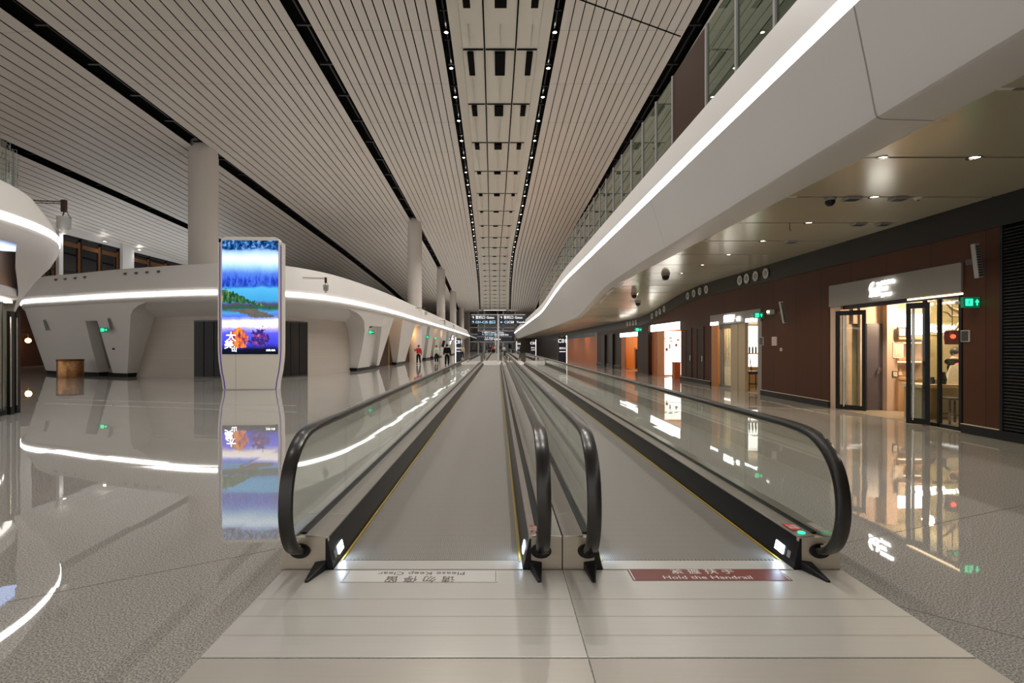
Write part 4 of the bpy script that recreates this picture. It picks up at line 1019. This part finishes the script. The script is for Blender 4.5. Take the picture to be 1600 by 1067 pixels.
MB().lathe([(.001, 0), (.05, 0), (.045, .03), (.012, .06), (.02, .3), (.012, .45), (.025, .52), (.001, .6)], seg=12).build('ornament_body', 'driftwood', t, smooth='auto', local=True)
t = thing('small_vase', 'small pale vase on the lowest shelf of the nearest shop', 'vase', (X(1409, 13.3), 13.36, .88))
MB().lathe([(.001, 0), (.04, 0), (.06, .06), (.03, .13), (.02, .2), (.03, .22)], seg=14).build('vase_body', 'driftwood', t, smooth='auto', local=True)
point((10.6, 12.6, 2.6), 150, (1, .74, .48), .12); point((11.6, 11.6, 2.6), 150, (1, .76, .48), .12)
spot((X(1372, 13.0), 12.7, 2.7), 60, 90, (1, .8, .6), .05)
# window counter, its stool and things on it
ct = thing('window_counter', 'pale counter behind the nearest shop window', 'counter', (10.7, 11.9, 0))
MB().box(9.55, 11.8, 11.55, 12.15, .74, .82).build('counter_top', 'driftwood', ct, bev=.006)
MB().box(9.6, 9.66, 11.6, 12.1, 0, .74).build('counter_side', 'olive', ct); MB().box(9.66, 11.8, 12.04, 12.1, 0, .74).build('counter_front', 'olive', ct)
st = thing('bar_stool', 'dark wooden stool behind the nearest shop window', 'stool', (X(1488, 11.2), 11.2, 0))
MB().box(-.2, .2, -.16, .16, .52, .57).build('seat', 'dwood', st, local=True, bev=.01)
for sx_ in (-1, 1):
    for sy_ in (-1, 1): MB().tube([(sx_*.16, sy_*.12, .52), (sx_*.19, sy_*.15, 0)], .02, 8).build('leg', 'dwood', st, local=True)
MB().tube([(-.17, -.13, .2), (.17, -.13, .2)], .012, 6).tube([(-.17, .13, .2), (.17, .13, .2)], .012, 6).build('stretcher', 'dwood', st, local=True)
bk = thing('display_board', 'tilted pale patterned board standing on the window counter', 'board', (X(1492, 11.8), 11.8, .82))
MB().hexa([(-.28, -.1, 0), (.24, -.1, 0), (.24, .02, 0), (-.28, .02, 0)], [(-.02, .08, .42), (.26, .08, .46), (.26, .1, .46), (-.02, .1, .42)]).build('board_face', 'paper', bk, local=True)
t = thing('red_ornament', 'red ball ornament held up beside the cashier', 'ornament', (X(1497, 12.2), 12.2, 1.22)); MB().ball((0, 0, 0), .075, 12).build('ball', 'red', t, smooth=True, local=True); MB().tube([(0, 0, -.06), (0, 0, -.4)], .012, 6).build('ornament_stem', 'dwood', t, local=True)
for i, (px, lab) in enumerate(((1457, 'dark small pot on the window counter, nearest the door'), (1463, 'pale small cup on the window counter beside the dark pot'), (1472, 'black bag-shaped pot on the window counter beside the tilted board'))):
    t = thing('counter_pot', lab, 'pot', (X(px, 11.75), 11.75, .82)); r = (.05, .035, .09)[i]; h = (.16, .1, .28)[i]
    MB().lathe([(.001, 0), (r*.8, 0), (r, h*.4), (r*.7, h*.9), (r*.75, h)], seg=14).build('pot_body', ('dark', 'driftwood', 'black')[i], t, smooth='auto', local=True)
    MB().lathe([(.001, h*1.03), (r*.75, h)], seg=14).build('pot_lid', 'dark', t, local=True)
# hanging red lantern, branch and inner lettering
t = thing('red_lantern', 'red glass pendant lantern glowing in the nearest shop window', 'lamp', (X(1488, 11.6), 11.6, Z(527, 11.6)))
MB().lathe([(.14, -.16), (.155, .0), (.15, .12), (.13, .15)], seg=22).build('lamp_shade', 'rosso', t, smooth='auto', local=True)
MB().ball((0, -.02, .02), .05, 10).build('bulb', 'bulb', t, smooth=True, local=True); MB().tube([(0, 0, .06), (0, 0, .98)], .008, 6).build('cord', 'dark', t, local=True)
MB().lathe([(.001, .17), (.13, .15)], seg=22).build('shade_cap', 'dark', t, local=True)
t = thing('driftwood_branch', 'pale twisted driftwood branch hanging in the nearest shop window', 'decoration', (X(1488, 11.9), 11.9, Z(485, 11.9)))
def wpt(px, py, Y=11.9): return (X(px, Y)-t.location.x, Y-11.9, Z(py, Y)-t.location.z)
MB().tube([wpt(1470, 468), wpt(1480, 475), wpt(1487, 482), wpt(1498, 486), wpt(1505, 496)], [.015, .03, .035, .05, .04], 8).tube([wpt(1505, 490), wpt(1494, 494), wpt(1486, 494), wpt(1482, 489), wpt(1474, 487)], [.05, .035, .03, .025, .01], 8).tube([wpt(1486, 524), wpt(1496, 512), wpt(1502, 500)], [.015, .03, .03], 8).build('branch', 'driftwood', t, local=True, smooth=True)
MB().tube([wpt(1487, 482), (wpt(1487, 482)[0], 0, 2.94-t.location.z)], .004, 5).tube([wpt(1500, 488), (wpt(1500, 488)[0], 0, 2.94-t.location.z)], .004, 5).build('hanging_wire', 'dark', t, local=True)
t = thing('inner_sign', 'white glowing lettering on the rear wall inside the nearest shop', 'sign', (X(1482, 13.5), 13.56, Z(513, 13.5)))
text('奥加', .24, 'signw', t, (X(1464, 13.5), 13.52, Z(514, 13.5)), (PI/2, 0, 0), depth=.02); text('奥加美食 JUSEY', .12, 'signw', t, (X(1490, 13.5), 13.52, Z(512, 13.5)), (PI/2, 0, 0), depth=.02)
MB().box(X(1455, 13.5), X(1516, 13.5), 13.57, 13.61, Z(523, 13.5), Z(504, 13.5)).build('sign_board', 'olive', t)
t = thing('hanging_exit_board', 'green hanging exit board seen through the nearest shop window', 'exit sign', (X(1495, 11.0), 11.0, Z(463.5, 11.0)))
MB().box(-.2, .2, -.02, .02, -.06, .06).build('sign_box', 'dark', t, local=True); text('← 出口 →', .09, 'green', t, (X(1495, 11.0), 10.975, Z(463.5, 11.0)), (PI/2, 0, 0), depth=.002)
MB().tube([(-.15, 0, .05), (-.15, 0, .2)], .008, 5).tube([(.15, 0, .05), (.15, 0, .2)], .008, 5).build('hanger', 'dark', t, local=True)
# --- shop 2
a, b, t_, z_ = SH[1]
s2 = shell('shop', a, b, 4, 2.6, 'bolt', 'shopfloor', 'wall_shop_2')
sg = shop_sign('shop_sign', 'grey header with white block characters over the second shop', a, b, t_, z_)
Yt = Yr(1142)
wtext('堡鲜子', .30, 'signw', sg, Yt, 2.74); wtext('·面', .2, 'signw', sg, Yt-.75, 2.70)
for p0, p1 in ((1112, 1124), (1167, 1185)): MB().box(XW-.06, XW-.04, Yr(p1), Yr(p0), z_+.0, z_+.13).build('light_bar', 'signw', sg)
sf = thing('glazed_shopfront', 'beige framed front with glass door of the second shop', 'shop front', (XW, 20, 0))
MB().box(XW, XW+.3, Yr(1121), Yr(1111.5), 0, 2.55).build('orange_jamb', 'owood', sf)
q = MB()
for px in (1124, 1127, 1141): q.box(XW+.04, XW+.10, Yr(px)-.04, Yr(px)+.04, 0, 2.5)
q.box(XW+.04, XW+.10, Yr(1141), Yr(1122), 2.38, 2.55).box(XW+.04, XW+.10, Yr(1141), Yr(1122), 0, .12); q.build('door_frame', 'grey', sf)
MB().box(XW+.065, XW+.075, Yr(1141), Yr(1124), .12, 2.38).build('glass_door', 'glass', sf)
MB().box(XW, XW+.12, Yr(1152.5), Yr(1141.6), 0, 2.55).build('wall_panel', 'bolt', sf); MB().box(XW, XW+.12, Yr(1164), Yr(1153.5), 0, 2.55).build('wall_panel', 'bolt', sf)
MB().box(XW, XW+.2, Yr(1190), Yr(1184), 0, 2.55).build('grey_jamb', 'grey', sf)
t = thing('bar_shelving', 'bright white back-lit bottle shelving inside the second shop', 'shelf', (10.2, 20.6, 0))
bx0, bx1 = X(1160, 20.5), X(1192, 20.5)
MB().box(bx0, bx1, 20.9, 21.0, .0, 2.5).build('lit_back_panel', 'signw2', t)
MB().box(bx0, bx1, 20.5, 20.9, 1.35, 1.40).build('shelf_board', 'wood', t); MB().box(bx0, bx1, 20.5, 20.9, 1.85, 1.88).build('shelf_board', 'whitep', t); MB().box(bx0, bx1, 20.4, 20.88, 0, .85).build('base_cabinet', 'wood', t)
for i in range(4):
    o = thing('bottle', 'dark bottle in the row of four on the lit shelf of the second shop', 'bottle', (X(1166+5*i, 20.7), 20.7, 1.40), 'bottles on the lit shelf')
    MB().lathe([(.001, 0), (.035, 0), (.037, .2), (.015, .27), (.014, .33)], seg=10).build('bottle_body', 'dark', o, local=True, smooth='auto'); MB().lathe([(.018, .31), (.018, .35), (.001, .35)], seg=8).build('bottle_cap', 'gold', o, local=True)
st = thing('bar_chair', 'black bar chair standing inside the second shop', 'chair', (X(1176, 19.4), 19.4, 0))
MB().box(-.24, .24, -.2, .2, .62, .74).build('seat', 'dark', st, local=True, bev=.02)
for sx_ in (-1, 1):
    for sy_ in (-1, 1): MB().tube([(sx_*.2, sy_*.17, .62), (sx_*.22, sy_*.19, 0)], .018, 6).build('leg', 'dark', st, local=True)
MB().tube([(-.23, .18, .7), (-.23, .2, 1.18), (.0, .2, 1.2), (.05, .2, .74)], .02, 6).build('backrest', 'dark', st, local=True)
MB().tube([(-.21, -.18, .25), (.21, -.18, .25), (.21, .18, .25), (-.21, .18, .25), (-.21, -.18, .25)], .012, 6).build('footrest', 'dark', st, local=True)
point((10.6, 20, 2.4), 70, (1, .85, .55), .1); point((9.9, 21.2, 2.4), 25, (1, .8, .45), .08)
t = thing('yellow_drape', 'pale yellow drape behind the glass door of the second shop', 'curtain', (X(1134, 22.5), 21.7, 0))
MB().sweep([[(X(1124, 21.7)+.06*k, 21.7-.03*(k % 2), 1.1), (X(1124, 21.7)+.06*k, 21.7-.03*(k % 2), 2.4)] for k in range(9)], closed=False, caps=False).build('drape_cloth', 'bolt', t); MB().tube([(X(1122, 21.7), 21.68, 2.42), (X(1144, 21.7), 21.68, 2.42)], .015, 6).build('rail', 'gold', t)
# --- shop 3 (bright white) and 4 (orange wood)
for i, (sidx, pa, pb, lab, lab2) in enumerate(((2, 1064, 1018, 'white glowing header over the bright white shop', 'bright white shop'), (3, 1001, 970, 'white glowing header over the far shop with orange wood', 'far orange-wood shop'))):
    a, b, t_, z_ = SH[sidx]
    s3 = shell('shop', a, b, 4.5, 2.6 if i == 0 else 2.35, 'owood', 'shopfloor', 'wall_shop_%d' % (3+i))
    sg = shop_sign('shop_sign', lab, a, b, t_, z_, 'mark')
    MB().box(XW-.06, XW-.04, a+.02, b-.02, z_+.02, t_-.02).build('lit_face', 'signw', sg)
    if i == 0:
        MB().box(XW, XW+.05, Yr(1026), Yr(1018.5), 0, z_).build('jamb_panel', 'orange', s3)
        MB().box(XW, XW+.05, Yr(1037), Yr(1026.5), 0, z_).build('wood_panel', 'owood', s3)
        MB().box(XW+.01, XW+.06, Yr(1026.5), Yr(1025.5), 0, z_).build('dark_joint', 'black', s3)
        t = thing('light_wall', 'brilliant white picture wall inside the bright white shop', 'display', (10.2, 28.4, 0))
        MB().box(X(1036, 28.4), X(1068, 28.4), 28.4, 28.5, .08, 2.5).build('lit_face', 'signw2', t); MB().box(X(1036, 28.4), X(1068, 28.4), 28.38, 28.52, 0, .08).build('plinth', 'mark', t)
        q = MB()
        for px, py, w, h in ((1040, 529, 5, 1.6), (1048, 528, 7, 2), (1056, 529, 5, 1.5), (1041, 533, 6, 1.5), (1049, 533, 8, 1.8), (1047, 541, 2.2, 9), (1042, 546, 4, 6), (1057, 539, 4, 5), (1060, 531, 5, 3)):
            x = X(px, 28.36); z = Z(py, 28.36); q.ball((x, 28.39, z), 1, 10, (w*.0177, .02, h*.0177))
        q.build('printed_figures', 'ink', t)
        t = thing('orange_stand', 'low orange display stand at the edge of the bright white shop', 'stand', (X(1062, 25.8), 26.2, 0))
        MB().box(-.18, .12, -.2, .2, 0, .82).build('stand_body', 'orange', t, local=True); MB().box(-.2, .14, -.22, .22, .82, .86).build('stand_top', 'owood', t, local=True)
    else:
        MB().box(XW, XW+.05, Yr(977), Yr(970.5), 0, z_).build('jamb_panel', 'orange', s3)
        t = thing('wood_cabinet', 'dark amber cabinet standing in the far orange-wood shop', 'cabinet', (X(996, 36), 36, 0))
        MB().box(X(991, 36), X(1004, 36), 35.7, 36, 0, 1.55).build('cabinet_body', 'wood', t); MB().box(X(991, 36), X(1004, 36), 35.66, 35.7, .1, 1.45).build('cabinet_door', 'dwood', t)
    point((XW+1.6, (a+b)/2-.6, 2.2), 160, (1, .68, .36), .15); point((XW+2.8, (a+b)/2+.8, 2.2), 120, (1, .72, .4), .15)
MB().box(XW-.2, XW+.3, Yr(1018), Yr(1001), 0, 2.9).build('pillar_cladding', 'dwood', WR)
for y0, y1 in ((40, 41.3), (43, 44.3)): MB().box(XW-.15, XW, y0, y1, 0, 2.6).build('wall_fin', 'band', WR)

for y_ in (52, 60, 68): spot((7.6, y_, 3.4), 150, 120, (1, .62, .32), .1, .6, (0, -.5, 0))
# ================================================================== FAR END, GANTRIES, PYLONS, PEOPLE
ew = MB(); EY = 136
ew.box(-34, -7.6, EY, EY+.4, 0, 14); ew.box(4.9, 20, EY, EY+.4, 0, 14)
WE = struct('wall_end', ew, 'wall2')
win = struct('window_9', MB().box(-8, 5.2, EY+.1, EY+.2, 0, 11), 'dglass')
fr = MB()
for x in (-7.6, -5.2, -3.6, -.1, 1.4, 4.6): fr.box(x-.16, x+.16, EY-.1, EY+.1, 0, 10.8)
for z in (2.6, 4.6, 6.4, 9.3): fr.box(-7.6, 4.9, EY-.1, EY+.1, z, z+.25)
fr.build('window_frame', 'mark', win)
def gantry(Y, label, xl, xr, xp, z0, z1, rows):
    t = thing('sign_gantry', label, 'sign', (xp, Y, 0))
    MB().box(xp-.08, xp+.08, Y-.08, Y+.08, 0, z1+.03).build('post', 'inlay', t)
    MB().box(xl, xr, Y-.07, Y+.07, z1, z1+.07).build('top_rail', 'inlay', t)
    MB().box(xl, xp-.1, Y-.06, Y+.06, z0, z1).build('sign_panel', 'navy', t); MB().box(xp+.1, xr, Y-.06, Y+.06, z0, z1).build('sign_panel', 'navy', t)
    for body, px, py, sz, mat in rows: text(body, sz, mat, t, (X(px, Y-.08), Y-.08, Z(py, Y)), (PI/2, 0, 0), 'sign_lettering', 'LEFT', depth=.004)
    return t
GY = 52
gantry(GY, 'black overhead sign on a white post between the two near walkways', X(736, GY), X(821, GY), X(778.6, GY), Z(506.5, GY), Z(492.3, GY),
       [('↑ 登机口 Gates', 737, 496.2, .34, 'signt'), ('↑ C01-C25 出口', 737, 503.5, .34, 'signb'), ('↑ 登机口 Gates', 781, 496.2, .34, 'signt'), ('← C2', 781.3, 503.5, .34, 'signb'), ('C58', 794, 503.5, .34, 'signt'), ('Transfer', 807, 503.5, .28, 'signt')])
GY = 94
gantry(GY, 'farther black overhead sign seen below the first one', X(746, GY), X(804, GY), X(774.8, GY), Z(525.5, GY), Z(517.3, GY),
       [('↑ 登机口 Gates', 753, 519.5, .36, 'signt'), ('↑ C01-C25 出口 Exit', 753, 523, .42, 'signb'), ('Gates', 780, 519.5, .36, 'signt'), ('C58', 782, 523, .42, 'signt'), ('Exit', 789, 523, .42, 'signt')])
GY = 124
gantry(GY, 'farthest black overhead sign, low before the dark end windows', X(745, GY), X(800, GY), X(773.4, GY), Z(533, GY), Z(526.2, GY),
       [('↑ C Gates', 757, 527.5, .5, 'signb'), ('C01-C25 Gates', 757, 530.2, .55, 'signt'), ('Gates', 775, 529.8, .5, 'signt')])
def pylon(px, Y, w, h, side, label, body='C01', k=1):
    x = X(px, Y); t = thing('sign_pylon', label, 'sign', (x, Y, 0))
    MB().box(-w/2, w/2, -.12, .12, 0, h).build('pylon_body', 'navy', t, local=True, bev=.02)
    s = side*w/2
    MB().box(min(s, s+side*.05), max(s, s+side*.05), -.13, .13, 0, h+.12).build('edge_light', 'signw2', t, local=True)
    MB().box(-.07, .07, -.06, .06, h+.0, h+.12).build('top_disc', 'yellow', t, local=True)
    text(body, .5*k, 'signt', t, (x, Y-.125, h-.38), (PI/2, 0, 0), 'pylon_lettering', depth=.004)
    MB().box(-w*.38, w*.38, -.128, -.12, h*.45, h*.45+.05).build('pylon_line', 'signt', t, local=True)
    text('登机口', .2, 'signt', t, (x, Y-.125, h*.58), (PI/2, 0, 0), 'pylon_lettering', depth=.004)
    return t
pylon(716.5, 53, .52, 2.45, -1, 'dark blue sign pylon with a white light edge beside the left walkway')
pylon(878.5, 47, .74, 2.5, 1, 'dark blue sign pylon with a white light edge, nearest on the right')
pylon(833, 70, .7, 2.4, 1, 'second dark blue sign pylon on the right, farther along', 'C03')
pylon(810, 96, .6, 2.4, -1, 'third dark blue sign pylon on the right, farthest along', 'C05')
# slanted light bar and wall screens on the left building
p = at(tpx(706, .2), .2)
t = thing('slanted_light_bar', 'slanted white light bar on the left building behind the person in black', 'light', (p.x+.1, p.y, 0))
MB().hexa([(-.45, -.1, 1.9), (-.35, -.1, 1.9), (-.35, .1, 1.9), (-.45, .1, 1.9)], [(.05, -.1, 3.4), (.15, -.1, 3.4), (.15, .1, 3.4), (.05, .1, 3.4)]).build('bar_light', 'signw2', t, local=True)
MB().box(-.5, -.3, -.12, .12, 1.8, 1.9).build('bar_socket', 'mark', t, local=True)
p = at(tpx(701, .1), .1)
t = thing('restroom_sign', 'small dark sign with white symbols on the left building above the person in black', 'sign', (p.x+.35, p.y, Z(529.5, p.y)))
MB().box(-.45, .45, -.05, .05, -.27, .27).build('sign_panel', 'navy', t, local=True); text('卫 ♿', .36, 'signt', t, (p.x+.35, p.y-.06, Z(529.5, p.y)), (PI/2, 0, 0), 'sign_lettering')
p = at(tpx(691, .6), .6)
t = thing('wall_screen', 'tilted dark screen on the left building between two people', 'screen', (p.x+.1, p.y, Z(537, p.y)))
t.rotation_euler.y = .2
MB().box(-.28, .28, -.1, 0, -.5, .5).build('screen_case', 'dark', t, local=True, bev=.02); MB().box(-.24, .24, -.11, -.1, -.45, .45).build('screen_face', 'black', t, local=True)

# ---- people
FAT = 1.28
def skin_mesh(name, verts, edges, radii, mat, parent, sub=2, root=0):
    me = bpy.data.meshes.new(name); me.from_pydata([Vector(v) for v in verts], edges, [])
    ob = bpy.data.objects.new(name, me); COL.objects.link(ob)
    md = ob.modifiers.new('s', 'SKIN'); md.use_smooth_shade = True
    for i, r in enumerate(radii):
        sv = me.skin_vertices[0].data[i]; r = r if isinstance(r, tuple) else (r, r); sv.radius = (r[0]*FAT, r[1]*FAT); sv.use_root = (i == root)
    sm = ob.modifiers.new('d', 'SUBSURF'); sm.levels = sub; sm.render_levels = sub
    dg = bpy.context.evaluated_depsgraph_get(); nm = bpy.data.meshes.new_from_object(ob.evaluated_get(dg))
    bpy.data.objects.remove(ob); nm.materials.clear(); nm.materials.append(M[mat])
    nm.polygons.foreach_set('use_smooth', [True]*len(nm.polygons))
    o = bpy.data.objects.new(name, nm); COL.objects.link(o); o.parent = parent
    return o
def person(label, x, y, h, top, bottom='cdark', step=.18, rz=PI, arms=((.25, .06), (-.1, .1)), z=0, sit=False, detail=True, bag=None):
    """faces local -y; arms: (forward swing, elbow bend) for left and right"""
    k = h/1.72; t = thing('person', label, 'person', (x, y, z), rz=rz)
    def sc(L): return [(a*k, b*k, c*k) for a, b, c in L]
    hip = .92
    def leg(s, f): return [(s*.09, 0, hip), (s*.10, -f*.5-.02, .50), (s*.10, -f*.9+(.10 if f < 0 else 0), .09)], (s*.10, -f*.9-.14+(.10 if f < 0 else 0), .035)
    V = [(0, 0, .98), (0, 0, 1.15), (0, .01, 1.33), (0, .01, 1.44), (0, -.005, 1.52), (0, -.012, 1.62), (0, -.01, 1.70)]
    Ed = [(0, 1), (1, 2), (2, 3), (3, 4), (4, 5), (5, 6)]; R = [(.135, .10), (.125, .09), (.15, .10), (.10, .075), (.052, .055), (.075, .09), (.055, .07)]
    LG = []
    for s, f in ((-1, step), (1, -step)):
        l, toe = leg(s, f); n = len(V); V += l+[toe]; Ed += [(0, n), (n, n+1), (n+1, n+2), (n+2, n+3)]; R += [(.085, .09), .058, .038, .032]; LG.append(l)
    AR = []
    for s, (sw, bend) in zip((-1, 1), arms):
        sh = (s*.185, .01, 1.40); el = (s*.24, -sw*.27+.01, 1.40-.29*math.cos(sw)); a2 = sw+bend; wr = (s*.25, el[1]-.24*math.sin(a2), el[2]-.25*math.cos(a2)); hd = (s*.25, wr[1]-.06*math.sin(a2), wr[2]-.06*math.cos(a2))
        n = len(V); V += [sh, el, wr, hd]; Ed += [(3, n), (n, n+1), (n+1, n+2), (n+2, n+3)]; R += [.055, .042, .03, (.022, .036)]
        for j in range(4):
            m = len(V); o = (j-1.5)*.018
            V += [(s*.25, hd[1]-.03*math.sin(a2)+o, hd[2]-.03*math.cos(a2)), (s*(.248-.005*j), hd[1]-.085*math.sin(a2)+o, hd[2]-(.085-.006*abs(j-1.3))*math.cos(a2))]
            Ed += [(n+3, m), (m, m+1)]; R += [.010, .008]
        m = len(V); V += [(s*.235, wr[1]-.055, wr[2]-.06)]; Ed += [(n+2, m)]; R += [.010]
        AR.append((sh, el, wr))
    R = [tuple(q*k for q in r) if isinstance(r, tuple) else r*k for r in R]
    body = skin_mesh('body', sc(V), Ed, R, 'skin', t)
    # jacket
    J = [(0, 0, .93), (0, 0, 1.12), (0, .01, 1.32), (0, .01, 1.42), (0, .0, 1.47)]; Je = [(0, 1), (1, 2), (2, 3), (3, 4)]; Jr = [(.175, .125), (.165, .12), (.185, .13), (.13, .095), (.07, .07)]
    for a in AR:
        n = len(J); J += [a[0], a[1], a[2]]; Je += [(3, n), (n, n+1), (n+1, n+2)]; Jr += [.075, .06, .048]
    skin_mesh('jacket', sc(J), Je, [tuple(q*k for q in r) if isinstance(r, tuple) else r*k for r in Jr], top, t)
    Tq = [(0, 0, .99), (0, 0, .88)]; Te = [(0, 1)]; Tr = [(.15, .115), (.15, .115)]
    for l in LG:
        n = len(Tq); Tq += l; Te += [(1, n), (n, n+1), (n+1, n+2)]; Tr += [(.095, .10), .073, .055]
    skin_mesh('trousers', sc(Tq), Te, [tuple(q*k for q in r) if isinstance(r, tuple) else r*k for r in Tr], bottom, t)
    MB().ball((0, .012*k, 1.645*k), .125*k, 14, (.86, 1.0, 1.0)).build('hair', 'hair', t, smooth=True, local=True)
    if detail:
        fc = MB()
        for s in (-1, 1): fc.ball((s*.032*k, -.098*k, 1.615*k), .009*k, 6)
        fc.ball((0, -.092*k, 1.545*k), .012*k, 6, (1.8, .5, .5)); fc.build('face_features', 'hair', t, local=True)
        MB().ball((0, -.105*k, 1.583*k), .015*k, 8, (.8, 1, 1.3)).build('nose', 'skin', t, smooth=True, local=True)
        MB().ball((-.088*k, 0, 1.6*k), .025*k, 8, (.4, .8, 1.2)).ball((.088*k, 0, 1.6*k), .025*k, 8, (.4, .8, 1.2)).build('ears', 'skin', t, smooth=True, local=True)
    sh = MB()
    for l, s, f in ((LG[0], -1, step), (LG[1], 1, -step)):
        a = l[2]; sh.sweep([[((a[0]+w*u)*k, (a[1]+yy)*k, zz*k) for u, zz in ((-1, 0), (1, 0), (.8, hh), (-.8, hh))] for yy, w, hh in ((.07, .035, .08), (.0, .042, .10), (-.09, .045, .07), (-.18, .03, .04))])
    sh.build('shoes', 'black', t, local=True)
    return t
person('person in a red top and dark trousers walking beside the left building', X(654, 47), 47, 1.72, 'cred', arms=((.9, 1.4), (-.15, .2)), step=.12, rz=-.2)
person('person in a pale green top with dark trousers walking beyond the one in red', X(682, 49.5), 49.5, 1.70, 'cgreen', arms=((.5, 1.2), (.2, .5)), step=.10, rz=.1)
person('person in black seen from behind, largest of the walking people', X(698.5, 42.8), 42.8, 1.82, 'ccoat', arms=((.1, .2), (-.2, .15)), step=.16, rz=PI)
person('person in a beige top half hidden beside the blue sign pylon', X(722.5, 66), 66, 1.68, 'cbeige', step=.08, rz=0, arms=((.3, .9), (.1, .2)))
person('person in a white top standing on the walkway far ahead', X(787.6, 84), 84, 1.68, 'cwhite', step=.05, rz=PI, z=.0)
for px, Y, top, lab in ((766, 117, 'ccoat', 'tiny distant person in dark clothes between the far walkways, leftmost of three'), (770, 119, 'cred', 'tiny distant person in a dull red top, middle of three'), (773.5, 121, 'cbeige', 'tiny distant person in a light top, rightmost of three')):
    person(lab, X(px, Y), Y, 1.7, top, step=.06, rz=0, detail=False)
person('dark-haired person in black behind the window counter of the nearest shop', X(1494, 12.5), 12.5, 1.62, 'ccoat', step=.02, rz=.15, arms=((.7, 1.0), (.7, 1.0)))

# ================================================================== LIGHTING
w = bpy.data.worlds.new('world'); S.world = w; w.use_nodes = True
bg = w.node_tree.nodes['Background']; bg.inputs[0].default_value = (1.0, .95, .90, 1); bg.inputs[1].default_value = .85
area((-15, 40, 6.6), 8, 22, 350, (1, .92, .82), (PI, 0, 0))       # unseen area lamp added above the left roof to brighten the ceiling
area((-12.5, 85, 6.6), 6, 60, 700, (1, .92, .82), (PI, 0, 0))  # second unseen ceiling fill, added farther along the same roof
S.view_settings.view_transform = 'Standard'; S.view_settings.look = 'None'; S.view_settings.gamma = 1; S.view_settings.use_curve_mapping = False
S.view_settings.exposure = .08
c = S.cycles
c.use_denoising = True; c.max_bounces = 10; c.diffuse_bounces = 4; c.glossy_bounces = 5; c.transparent_max_bounces = 40; c.transmission_bounces = 6
c.sample_clamp_indirect = 6; c.sample_clamp_direct = 0; c.caustics_reflective = False; c.caustics_refractive = False; c.blur_glossy = .5
